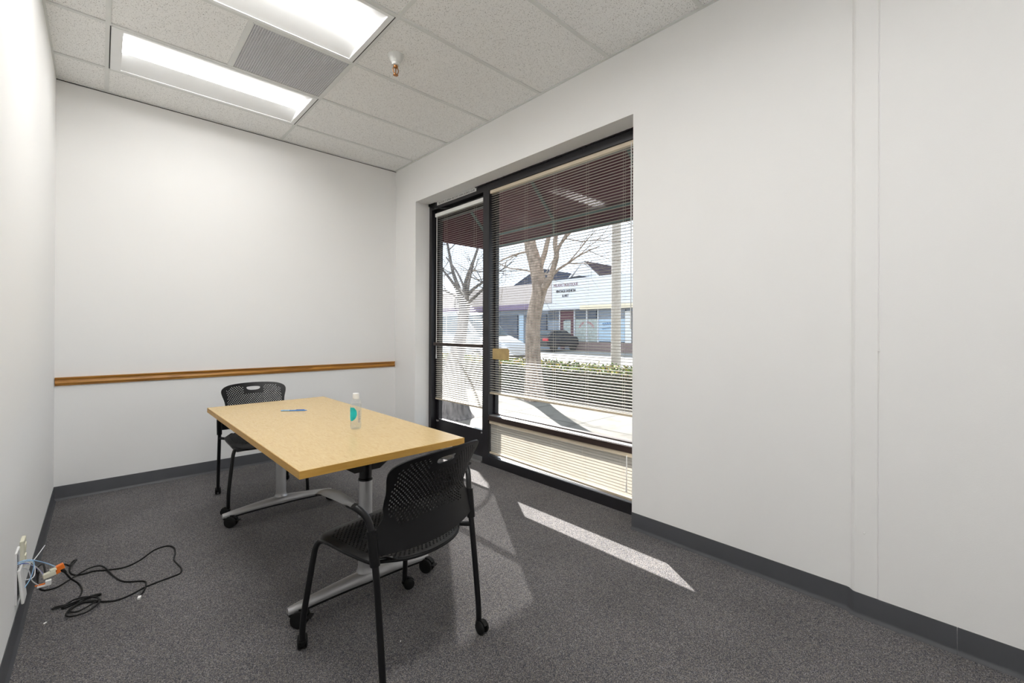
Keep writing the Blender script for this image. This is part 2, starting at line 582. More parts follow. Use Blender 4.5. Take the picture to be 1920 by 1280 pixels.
tag(ob('trim_2', bm, 'gap'), 'dark joint line under the ceiling on the wall with the chair rail', 'joint', kind='structure')

# cove base
CP = [(0.0, 0.0), (0.014, 0.0), (0.0125, 0.004), (0.007, 0.010), (0.004, 0.020), (0.0035, 0.098), (0.002, 0.102), (0.0, 0.102)]
bm = new_bm()
prism(bm, [(YB - d, z) for d, z in CP], 'x', XL, XR)
tag(ob('baseboard_back', bm, 'base', smooth=40), 'dark grey vinyl cove base under the chair rail wall', 'baseboard', kind='structure')
bm = new_bm()
prism(bm, [(XL + d, z) for d, z in CP], 'y', YF, YB - 0.014)
tag(ob('baseboard_left', bm, 'base', smooth=40), 'dark grey vinyl cove base along the left wall', 'baseboard', kind='structure')
bm = new_bm()
def cove_run(bm, path):
    rows = []
    for k, (px, py) in enumerate(path):
        a = Vector(path[max(k - 1, 0)])
        b = Vector(path[min(k + 1, len(path) - 1)])
        d = (b - a).normalized()
        nrm = Vector((d.y, -d.x))
        if nrm.x > 0:
            nrm = -nrm
        rows.append([bm.verts.new((px + nrm.x * q, py + nrm.y * q, z)) for q, z in CP])
    for k in range(len(rows) - 1):
        for i in range(len(CP)):
            j = (i + 1) % len(CP)
            bm.faces.new((rows[k][i], rows[k][j], rows[k + 1][j], rows[k + 1][i]))
    bm.faces.new(rows[0])
    bm.faces.new(rows[-1][::-1])
cove_run(bm, [(XR, OY0), (XR, 0.405), (XR - 0.003, 0.396), (BUMP + 0.003, 0.380), (BUMP, 0.370), (BUMP - 0.001, 0.06)])
cove_run(bm, [(BUMP - 0.001, 0.0585), (BUMP - 0.002, YF)])
cove_run(bm, [(XR, YB - 0.014), (XR, OY1)])
tag(ob('baseboard_right', bm, 'base', smooth=40), 'dark grey vinyl cove base on the window wall, stepping out at the column', 'baseboard', kind='structure')
for p, (yy, zz) in enumerate(((0.293, 1.156), (0.340, 0.367))):
    bm = new_bm()
    lathe(bm, [(0.004, 0.0), (0.004, 0.002), (0.002, 0.004)], (0, 0, 0), 10)
    bm.transform(Matrix.Translation((BUMP, yy, zz)) @ Matrix.Rotation(-PI / 2, 4, 'Y'))
    tag(ob('screw_head', bm, 'whitep', smooth=40), ['small white screw head at mid height in the column joint', 'small white screw head low on the column above the baseboard'][p], 'screw')

# oak chair rail
RP = [(0.0, 0.826), (0.010, 0.826), (0.013, 0.830), (0.013, 0.836), (0.017, 0.839), (0.019, 0.846), (0.016, 0.853), (0.012, 0.860), (0.011, 0.868), (0.017, 0.874), (0.020, 0.880), (0.020, 0.886), (0.0, 0.886)]
bm = new_bm()
prism(bm, [(YB - d, z) for d, z in RP], 'x', XL + 0.003, XR - 0.012)
tag(ob('trim_3', bm, 'oak'), 'moulded golden oak chair rail across the white wall', 'chair rail', kind='structure')

# ------------------------------------------------------------------ ceiling lights, vent, sprinkler
def troffer(x0, x1, y0, y1, label, lens):
    cx, cy = (x0 + x1) / 2, (y0 + y1) / 2
    root = empty('ceiling_light', (cx, cy, H))
    tag(root, label, 'ceiling light', 'recessed ceiling lights')
    a, b = (x1 - x0) / 2 - 0.014, (y1 - y0) / 2 - 0.014
    f = new_bm()
    fw = 0.022
    ex = 0.055
    z0, z1 = -0.0015, 0.0025
    box(f, -a, a, -b, -b + fw, z0, z1)
    box(f, -a, a, b - fw, b, z0, z1)
    box(f, -a, -a + ex, -b + fw, b - fw, z0, z1)
    box(f, a - 0.03, a, -b + fw, b - fw, z0, z1)
    ob('frame', f, 'troffer', root)
    r = new_bm()
    # pan: sloping sides up to the lens housing
    n = 8
    L0, L1 = -a + ex, a - 0.03
    prof = []
    lw = 0.105
    for s in (-1, 1):
        row = []
        for k in range(n + 1):
            t = k / n
            yy = s * ((b - fw) + (lw - (b - fw)) * t)
            zz = 0.003 + 0.052 * t
            row.append((yy, zz))
        prof.append(row)
    full = prof[0] + prof[1][::-1]
    A = [r.verts.new((L0, p[0], p[1])) for p in full]
    B = [r.verts.new((L1, p[0], p[1])) for p in full]
    for k in range(len(full) - 1):
        r.faces.new((A[k], A[k + 1], B[k + 1], B[k]))
    # end walls
    for xx, V in ((L0, A), (L1, B)):
        lo = [r.verts.new((xx, -(b - fw), 0.0)), r.verts.new((xx, b - fw, 0.0))]
        r.faces.new([lo[0]] + V + [lo[1]])
    box(r, -a, a, -b, b, 0.115, 0.12)
    ob('reflector', r, 'troffer', root, smooth=30)
    l = new_bm()
    prof = []
    for k in range(13):
        t = -1 + 2 * k / 12
        prof.append((lw * t, 0.050 - 0.006 * math.sqrt(max(0, 1 - t * t))))
    prof = prof + [(lw, 0.054), (-lw, 0.054)]
    prism(l, prof, 'x', L0 + 0.002, L1 - 0.002)
    ob('lens', l, lens, root, smooth=30)
    for e0 in (-a - 0.006, a + 0.001):
        g = new_bm()
        box(g, e0, e0 + 0.005, -b, b, -0.001, 0.005)
        ob('edge_gap', g, 'gap', root)
    return root

troffer(0.024, 1.243, ys[2], ys[1], 'recessed fluorescent ceiling light nearest the chair rail wall', 'lens0')
troffer(0.024, 1.243, ys[4], ys[3], 'recessed fluorescent ceiling light at the top edge, between the vent and the camera', 'lens1')
troffer(0.024, 1.243, ys[7], ys[6], 'added fill ceiling light overhead in front of the camera, out of the picture', 'lens2')  # unseen fixture added to brighten the right wall and ceiling
troffer(0.024, 1.243, ys[10], ys[9], 'added fill ceiling light behind the camera, out of the picture', 'lens3')  # second unseen fixture, added as fill from behind

root = empty('ceiling_vent', (0.9385, (ys[2] + ys[3]) / 2, H))
tag(root, 'square grey egg crate return air grille between the two ceiling lights', 'vent')
a = T / 2 - 0.016
bm = new_bm()
for s in (-1, 1):
    box(bm, -a, a, s * a - 0.004, s * a + 0.004, -0.001, 0.014)
    box(bm, s * a - 0.004, s * a + 0.004, -a, a, -0.001, 0.014)
ob('frame', bm, 'tee', root)
bm = new_bm()
N = 42
for k in range(1, N):
    p = -a + 2 * a * k / N
    box(bm, p - 0.0013, p + 0.0013, -a, a, 0.001, 0.014)
    box(bm, -a, a, p - 0.0013, p + 0.0013, 0.001, 0.014)
ob('grille', bm, 'vent', root)
bm = new_bm()
box(bm, -a, a, -a, a, 0.10, 0.104)
ob('duct_plate', bm, 'base', root)

root = empty('sprinkler_head', (1.412, 2.617, H))
tag(root, 'brass fire sprinkler with white cone hanging from the ceiling tile', 'sprinkler')
bm = new_bm()
lathe(bm, [(0.052, 0.006), (0.050, 0.0), (0.040, -0.020), (0.031, -0.036), (0.030, -0.040), (0.026, -0.042), (0.024, -0.058), (0.016, -0.060)], (0, 0, 0), 28)
ob('escutcheon', bm, 'tee', root, smooth=35)
bm = new_bm()
lathe(bm, [(0.013, -0.060), (0.015, -0.066), (0.012, -0.074), (0.006, -0.078)], (0, 0, 0), 16)
for s in (-1, 1):
    tube(bm, smooth_path([(0.011 * s, 0, -0.070), (0.019 * s, 0, -0.085), (0.018 * s, 0, -0.100), (0.009 * s, 0, -0.114), (0.0, 0, -0.119)], 4), 0.0032, 8)
tube(bm, [(0, 0, -0.076), (0, 0, -0.118)], [0.004, 0.003], 8)
ob('frame_arms', bm, 'brass', root, smooth=40)
bm = new_bm()
lathe(bm, [(0.005, -0.117), (0.017, -0.121), (0.017, -0.1225), (0.004, -0.125)], (0, 0, 0), 14)
ob('deflector', bm, 'brass', root, smooth=40)

# ------------------------------------------------------------------ storefront window and door
win = empty('window_1', (XF, 2.3, 0))
tag(win, 'dark bronze storefront frame filling the window recess', 'window', kind='structure')
def wob(name, bm, m, parent, smooth=None):
    """part modelled in world coordinates under an unrotated parent"""
    bm.transform(Matrix.Translation(-Vector(parent.location)))
    return ob(name, bm, m, parent, smooth)
XB = 2.745
bm = new_bm()
box(bm, XF, XB, OY1 - 0.050, OY1, 0, OZ)
box(bm, XF, XB, OY0, OY0 + 0.045, 0, OZ)
box(bm, XF, XB, OY0 + 0.045, OY1 - 0.050, 2.533, OZ)
box(bm, XF, XB, OY0 + 0.045, 3.088, 0.0, 0.078)
box(bm, XF, XB, 3.088, 3.172, 0, 2.533)
# glazing stops along the pane
for y0_, y1_ in ((OY0 + 0.045, OY0 + 0.062), (3.068, 3.088)):
    box(bm, 2.690, 2.730, y0_, y1_, 0.078, 2.533)
wob('frame', bm, 'frame', win)
bm = new_bm()
box(bm, XF, XB - 0.02, OY0 + 0.045, 3.088, 0.412, 0.455)
box(bm, 2.690, 2.730, OY0 + 0.045, 3.088, 0.455, 0.468)
box(bm, 2.690, 2.730, OY0 + 0.045, 3.088, 0.398, 0.412)
wob('middle_rail', bm, 'rail', win)
bm = new_bm()
box(bm, 2.632, 2.690, OY0 + 0.045, 3.088, 0.455, 0.459)
wob('rail_lit_top', bm, 'alu', win)  # pale strip puts the light on the rail's top into its material
bm = new_bm()
box(bm, 2.655, 2.690, OY0 + 0.045, 3.088, 0.078, 0.082)
wob('sill_ledge', bm, 'alu', win)
for z0_, z1_ in ((0.466, 2.533), (0.078, 0.40)):
    bm = new_bm()
    box(bm, 2.704, 2.710, OY0 + 0.05, 3.08, z0_, z1_)
    wob('glass_pane', bm, 'glass', win)
# rough caulk along the head
random.seed(4)
bm = new_bm()
y = OY0
while y < OY1 - 0.01:
    L = random.uniform(0.008, 0.03)
    if not (3.27 < y < 3.95):
        box(bm, XF - 0.012 - random.uniform(0, 0.003), XF + 0.002, y, min(y + L, OY1), OZ - random.uniform(0.006, 0.012), OZ)
    y += L
wob('head_caulk', bm, 'frame', win)

sg = empty('door_sticker', (XF - 0.002, 3.606, 2.583))
tag(sg, 'white strip sign with black capitals on the frame above the glass door', 'sign')
bm = new_bm()
box(bm, XF - 0.003, XF - 0.0004, 3.274, 3.938, 2.566, 2.601)
wob('strip', bm, 'paper', sg)
bm = text_bm('THIS DOOR TO REMAIN UNLOCKED DURING BUSINESS HOURS', 0.62, 0.022, 0.0006)
wob('lettering', facing_room(bm, XF - 0.0031, 3.606, 2.5835), 'ink', sg)

door = empty('door_1', (2.68, 3.6, 0))
tag(door, 'dark bronze glass door beside the window', 'door', kind='structure')
DX0, DX1 = 2.682, 2.727
DY0, DY1 = 3.176, 4.036
bm = new_bm()
box(bm, DX0, DX1, DY0, DY0 + 0.05, 0.03, 2.53)
box(bm, DX0, DX1, DY1 - 0.05, DY1, 0.03, 2.53)
box(bm, DX0, DX1, DY0 + 0.05, DY1 - 0.05, 0.03, 0.278)
box(bm, DX0, DX1, DY0 + 0.05, DY1 - 0.05, 2.43, 2.53)
wob('door_leaf', bm, 'frame', door)
bm = new_bm()
box(bm, 2.684, 2.702, DY0 + 0.05, DY1 - 0.05, 0.278, 0.284)
wob('glazing_bead', bm, 'alu', door)
bm = new_bm()
box(bm, 2.703, 2.709, DY0 + 0.045, DY1 - 0.045, 0.27, 2.44)
wob('glass_pane', bm, 'glass', door)
bm = new_bm()
rbox(bm, 2.612, 2.634, 3.178, 3.995, 1.076, 1.108, 0.004)
box(bm, 2.634, DX0, 3.980, 3.995, 1.080, 1.104)
box(bm, 2.634, DX0, 3.178, 3.190, 1.080, 1.104)
wob('push_bar', bm, 'rail', door)
bm = new_bm()
box(bm, XF - 0.02, XB, 3.172, 4.04, 0.0, 0.022)
wob('threshold', bm, 'alu', door)
bm = new_bm()
box(bm, 2.655, 2.684, 3.18, 3.55, 2.487, 2.512)
tube(bm, [(2.61, 4.07, 2.592), (2.625, 3.86, 2.52), (2.66, 3.72, 2.50)], 0.008, 8)
tube(bm, [(2.61, 4.07, 2.605), (2.61, 4.07, 2.575)], 0.012, 10)
wob('door_closer', bm, 'blacks', door)
for yy in (3.994, 3.234):
    bm = new_bm()
    rbox(bm, 2.664, 2.683, yy - 0.014, yy + 0.014, 0.255, 0.268, 0.003)
    tube(bm, [(2.660, yy, 0.262), (2.660, yy, 0.275)], 0.004, 8)
    wob('hold_down_bracket', bm, 'alu', door, 40)

# ------------------------------------------------------------------ mini blinds
def blind(name_label, x, y0, y1, ztop, zbot, tilt, pitch, ladders, sag=0.0, head_m='cream', head_h=0.03, wand=None, headx=0.016):
    root = empty('mini_blind', (x, (y0 + y1) / 2, ztop))
    tag(root, name_label, 'window blind', 'mini blinds on the storefront glass')
    bm = new_bm()
    rbox(bm, x - headx, x + 0.014, y0, y1, ztop - head_h, ztop, 0.002, 1)
    wob('headrail', bm, head_m, root)
    bm = new_bm()
    zt = ztop - head_h - 0.006
    n = int(round((zt - zbot - 0.012) / pitch))
    hw = 0.0125
    ca, sa = math.cos(tilt), math.sin(tilt)
    for k in range(n):
        f = k / max(1, n - 1)
        zc0 = zt - pitch * (k + 0.5)
        rows = []
        for yy, sg_ in ((y0 + 0.004, 0.0), (y1 - 0.004, 1.0)):
            row = []
            for q, c in ((-1, 0.0), (-0.5, 0.0020), (0, 0.0027), (0.5, 0.0020), (1, 0.0)):
                dx, dz = q * hw, c
                row.append(bm.verts.new((x + dx * ca - dz * sa, yy, zc0 - sag * f * (1 - sg_) + dx * sa + dz * ca)))
            rows.append(row)
        for j in range(4):
            bm.faces.new((rows[0][j], rows[0][j + 1], rows[1][j + 1], rows[1][j]))
    bmesh.ops.solidify(bm, geom=list(bm.faces), thickness=0.0004)
    wob('slats', bm, 'blind', root)
    bm = new_bm()
    prism(bm, [(x - 0.0125, 0), (x + 0.0125, 0), (x + 0.0115, -0.014), (x - 0.0115, -0.014)], 'y', y0 + 0.003, y1 - 0.003)
    for v in bm.verts:
        f = (v.co.y - y0) / (y1 - y0)
        v.co.z += zbot + 0.014 - sag * (1 - f)
    wob('bottom_rail', bm, 'cream', root)
    for yl in ladders:
        bm = new_bm()
        for dx in (-0.0135, 0.0135):
            tube(bm, [(x + dx, yl, ztop - head_h), (x + dx, yl, zbot - sag * (1 - (yl - y0) / (y1 - y0)) + 0.01)], 0.0007, 5)
        wob('ladder_cord', bm, 'cord', root)
    if wand:
        yl, zb = wand
        bm = new_bm()
        tube(bm, [(x - 0.02, yl, ztop - head_h * 0.6), (x - 0.021, yl, zb)], 0.0035, 6)
        tube(bm, [(x - 0.021, yl, zb), (x - 0.021, yl, zb - 0.05)], [0.004, 0.0065], 8)
        wob('tilt_wand', bm, 'whitep', root, 40)
    return root

blind('large open mini blind over the wide window pane', 2.645, OY0 + 0.048, 3.086, 2.531, 0.655, math.radians(6), 0.0215,
      (2.948, 2.629, 2.306, 1.988, 1.675), wand=(1.609, 1.3), head_m='cream')
blind('narrow open mini blind hanging on the glass door', 2.664, 3.20, 4.010, 2.495, 0.497, math.radians(20), 0.0215,
      (3.841, 3.345), wand=(3.980, 0.985), head_m='whiterail', head_h=0.038, headx=0.024)
blind('short closed mini blind in the low pane under the rail', 2.645, OY0 + 0.048, 3.084, 0.410, 0.106, math.radians(-73), 0.0205,
      (2.97, 2.318, 2.017, 1.692), sag=0.018, head_m='cream', wand=(1.637, 0.19))

card = new_bm()
prism(card, [(2.818, 0.977), (3.036, 0.977), (3.036, 1.074), (2.830, 1.079), (2.815, 1.06)], 'x', 2.626, 2.629)
tag(ob('paper_card', card, 'tan'), 'tan card tucked in the slats of the large blind next to the mullion', 'card')

# ------------------------------------------------------------------ table
TZ = 0.72
TC = (0.902, 2.582)
tab = empty('office_table', (TC[0], TC[1], 0), math.radians(0.5))
tag(tab, 'rectangular maple laminate table on two silver caster feet', 'table')
hx, hy = 0.378, 0.892
bm = new_bm()
rbox(bm, -hx + 0.002, hx - 0.002, -hy + 0.002, hy - 0.002, TZ - 0.028, TZ, 0.001, 1)
ob('tabletop', bm, 'laminate', tab)
bm = new_bm()
e = 0.0025
for (a0, a1, b0, b1) in ((-hx, hx, -hy, -hy + e), (-hx, hx, hy - e, hy), (-hx, -hx + e, -hy + e, hy - e), (hx - e, hx, -hy + e, hy - e)):
    box(bm, a0, a1, b0, b1, TZ - 0.030, TZ - 0.0012)
ob('edge_band', bm, 'edge', tab)

def wheel_bm(r, w):
    b = new_bm()
    lathe(b, [(r * 0.35, -w / 2 - 0.001), (r * 0.8, -w / 2), (r * 0.96, -w / 2 + 0.002), (r, -w / 2 + 0.005), (r, w / 2 - 0.005), (r * 0.96, w / 2 - 0.002), (r * 0.8, w / 2), (r * 0.35, w / 2 + 0.001)], (0, 0, 0), 24, 'x')
    return b

def caster(parent, loc, rz, r, w, gap, stem_top, brake=False):
    """twin wheel caster; loc is on the floor under the stem"""
    h = new_bm()
    lathe(h, [(0.008, stem_top), (0.008, r * 1.6), (0.014, r * 1.55), (0.014, r * 1.2), (0.009, r * 0.9)], (0, 0, 0), 12)
    ring = []
    off = -r * 0.75
    # hood over the wheels
    for k in range(9):
        a = math.radians(-15 + 165 * k / 8)
        ring.append((off + math.cos(a) * r * 1.10, r + math.sin(a) * r * 1.10))
    for k in range(8, -1, -1):
        a = math.radians(-15 + 165 * k / 8)
        ring.append((off + math.cos(a) * r * 0.86, r + math.sin(a) * r * 0.86))
    prism(h, ring, 'x', -gap * 0.55, gap * 0.55)
    tube(h, [(-gap / 2 - w * 0.4, off, r), (gap / 2 + w * 0.4, off, r)], 0.005, 8)
    if brake:
        box(h, -0.016, 0.016, off - r * 1.45, off - r * 0.9, r * 1.15, r * 1.27)
    c = ob('caster', h, 'rubber', parent, smooth=40)
    c.location = loc
    c.rotation_euler = (0, 0, rz)
    for s in (-1, 1):
        wb = wheel_bm(r, w)
        wb.transform(Matrix.Translation((s * (gap / 2 + w / 2), off, r)))
        ob('wheel', wb, 'rubber', c, smooth=40)
    return c

for s in (-1, 1):
    yc = s * 0.632
    bm = new_bm()
    lathe(bm, [(0.040, 0.118), (0.034, 0.128), (0.031, 0.145), (0.0305, 0.545), (0.030, 0.547)], (0, yc, 0), 28)
    ob('column', bm, 'silver', tab, smooth=40)
    bm = new_bm()
    lathe(bm, [(0.0325, 0.540), (0.0325, 0.548), (0.0285, 0.551), (0.028, TZ - 0.03)], (0, yc, 0), 28)
    ob('column_sleeve', bm, 'blacks', tab, smooth=40)
    bm = new_bm()
    for t in (-1, 1):
        prism(bm, [(t * 0.022, TZ - 0.029), (t * 0.150, TZ - 0.029), (t * 0.150, TZ - 0.075), (t * 0.062, TZ - 0.135), (t * 0.022, TZ - 0.135)], 'y', yc - 0.020, yc + 0.020)
    box(bm, -0.15, 0.15, yc - 0.045, yc + 0.045, TZ - 0.034, TZ - 0.0285)
    ob('bracket', bm, 'armp', tab)
    # arched foot: silver shell on a black underside
    def foot(bm, zoff, wk, hk, lift):
        n = 22
        rings = []
        L = 0.338
        for k in range(n + 1):
            u = -1 + 2 * k / n
            au = abs(u)
            zt_ = 0.122 - 0.036 * au ** 1.35
            wd = (0.034 - 0.015 * au) * wk
            th = (0.040 - 0.022 * au) * hk
            if au > 0.97:
                wd *= 0.75
            ring = []
            for q in range(13):
                a_ = PI * q / 12
                ring.append(bm.verts.new((u * L, yc + math.cos(a_) * wd, zt_ - lift - th + math.sin(a_) * th)))
            ring.append(bm.verts.new((u * L, yc - wd * 0.98, zt_ - lift - th - 0.006)))
            ring.append(bm.verts.new((u * L, yc + wd * 0.98, zt_ - lift - th - 0.006)))
            rings.append(ring)
        m_ = len(rings[0])
        for k in range(n):
            for q in range(m_):
                bm.faces.new((rings[k][q], rings[k][(q + 1) % m_], rings[k + 1][(q + 1) % m_], rings[k + 1][q]))
        bm.faces.new(rings[0][::-1])
        bm.faces.new(rings[-1])
    bm = new_bm()
    foot(bm, 0, 1.0, 1.0, 0.0)
    f = ob('foot', bm, 'silver', tab, smooth=50)
    bm = new_bm()
    n = 22
    lo = []
    for k in range(n + 1):
        u = -1 + 2 * k / n
        au = abs(u)
        z2 = 0.122 - 0.036 * au ** 1.35 - (0.040 - 0.022 * au) - 0.006
        w2 = 0.030 - 0.014 * au
        lo.append([bm.verts.new((u * 0.334, yc + sx * w2, z2 - dz)) for sx, dz in ((1, 0), (1, 0.011), (-1, 0.011), (-1, 0))])
    for k in range(n):
        for q in range(4):
            bm.faces.new((lo[k][q], lo[k][(q + 1) % 4], lo[k + 1][(q + 1) % 4], lo[k + 1][q]))
    bm.faces.new(lo[0][::-1])
    bm.faces.new(lo[-1])
    ob('foot_underside', bm, 'rubber', f)
    for t in (-1, 1):
        caster(tab, (t * 0.312, yc, 0), math.radians(48 if t < 0 else (100 if s > 0 else 25)), 0.035, 0.017, 0.014, 0.066, brake=True)

# ------------------------------------------------------------------ chairs
def perf_sheet(F, NS, NT, holes, hole_r, slot=None):
    """grid sheet over s,t in [-1,1]; F maps (s,t) to 3-D; holes(i,j) tells which cells are pierced.
    slot = (i0,i1,j0,j1,[(s,t)...]) opens a shaped slot"""
    bm = new_bm()
    V = {}
    def v(i, j):
        if (i, j) not in V:
            V[(i, j)] = bm.verts.new(F(-1 + 2 * i / NS, -1 + 2 * j / NT))
        return V[(i, j)]
    for i in range(NS):
        for j in range(NT):
            if slot and slot[0] <= i < slot[1] and slot[2] <= j < slot[3]:
                continue
            c = [v(i, j), v(i + 1, j), v(i + 1, j + 1), v(i, j + 1)]
            if holes(i, j):
                cs, ct = -1 + 2 * (i + 0.5) / NS, -1 + 2 * (j + 0.5) / NT
                o = []
                for k in range(8):
                    a = math.radians(225 + 45 * k)
                    o.append(bm.verts.new(F(cs + math.cos(a) * hole_r * 2 / NS, ct + math.sin(a) * hole_r * 2 / NT)))
                for k in range(4):
                    bm.faces.new((c[k], c[(k + 1) % 4], o[(2 * k + 2) % 8], o[2 * k + 1], o[2 * k]))
            else:
                bm.faces.new(c)
    if slot:
        i0, i1, j0, j1, shape = slot
        loop = [(i, j0) for i in range(i0, i1)] + [(i1, j) for j in range(j0, j1)] + [(i, j1) for i in range(i1, i0, -1)] + [(i0, j) for j in range(j1, j0, -1)]
        inner = []
        for (i, j) in loop:
            inner.append(bm.verts.new(F(*shape(-1 + 2 * i / NS, -1 + 2 * j / NT))))
        n = len(loop)
        for k in range(n):
            bm.faces.new((v(*loop[k]), v(*loop[(k + 1) % n]), inner[(k + 1) % n], inner[k]))
    return bm

def thicken(bm, th):
    """second skin offset along the vertex normals, joined along the open edges"""
    bmesh.ops.recalc_face_normals(bm, faces=list(bm.faces))
    bm.normal_update()
    rim = [(e.verts[0], e.verts[1]) for e in bm.edges if e.is_boundary]
    faces = list(bm.faces)
    twin = {v: bm.verts.new(v.co - v.normal * th) for v in list(bm.verts)}
    for f in faces:
        bm.faces.new([twin[v] for v in reversed(f.verts)])
    for a, b in rim:
        bm.faces.new((a, b, twin[b], twin[a]))

def lerp_tab(tab_, z):
    for (a, b), (c, d) in zip(tab_, tab_[1:]):
        if z <= c:
            t = (z - a) / (c - a)
            t = max(0, min(1, t))
            t = t * t * (3 - 2 * t)
            return b + (d - b) * t
    return tab_[-1][1]

BACKW = [(0.44, 0.235), (0.545, 0.242), (0.610, 0.200), (0.67, 0.203), (0.78, 0.226), (0.85, 0.230)]
def back_F(s, t):
    a = abs(s)
    zb = 0.478 + 0.010 * a ** 2
    ztop = 0.818 - 0.012 * a ** 2
    q = (t + 1) / 2
    top = max(0, t)
    z = zb + (ztop - zb) * q
    z -= 0.014 * a ** 7 * top ** 3 * 1.0
    w = lerp_tab(BACKW, z)
    w *= 1 - 0.085 * top ** 9
    x = s * w
    # plan curve: wraps forward at the sides; reclines towards the top, lumbar bulge
    y = -0.240 + 0.86 * abs(x) ** 2.0 - 0.42 * max(0, z - 0.63) + 0.025 * math.sin((z - 0.5) * 9)
    return Vector((x, y, z))

def seat_F(s, t):
    a, b = abs(s), abs(t)
    x = s * 0.226 * (1 - 0.13 * b ** 7) * (1 - 0.05 * max(0, -t))
    y = -0.006 + t * 0.248 * (1 - 0.13 * a ** 7)
    if t < 0:
        y += 0.070 * a ** 2.2 * b ** 3
    z = 0.452 - 0.008 * (1 - a * a) * (1 - b * b) * 1.6
    if t > 0.55:
        z -= 0.030 * ((t - 0.55) / 0.45) ** 2
    if a > 0.85:
        z -= 0.008 * ((a - 0.85) / 0.15) ** 2
    return Vector((x, y, z))

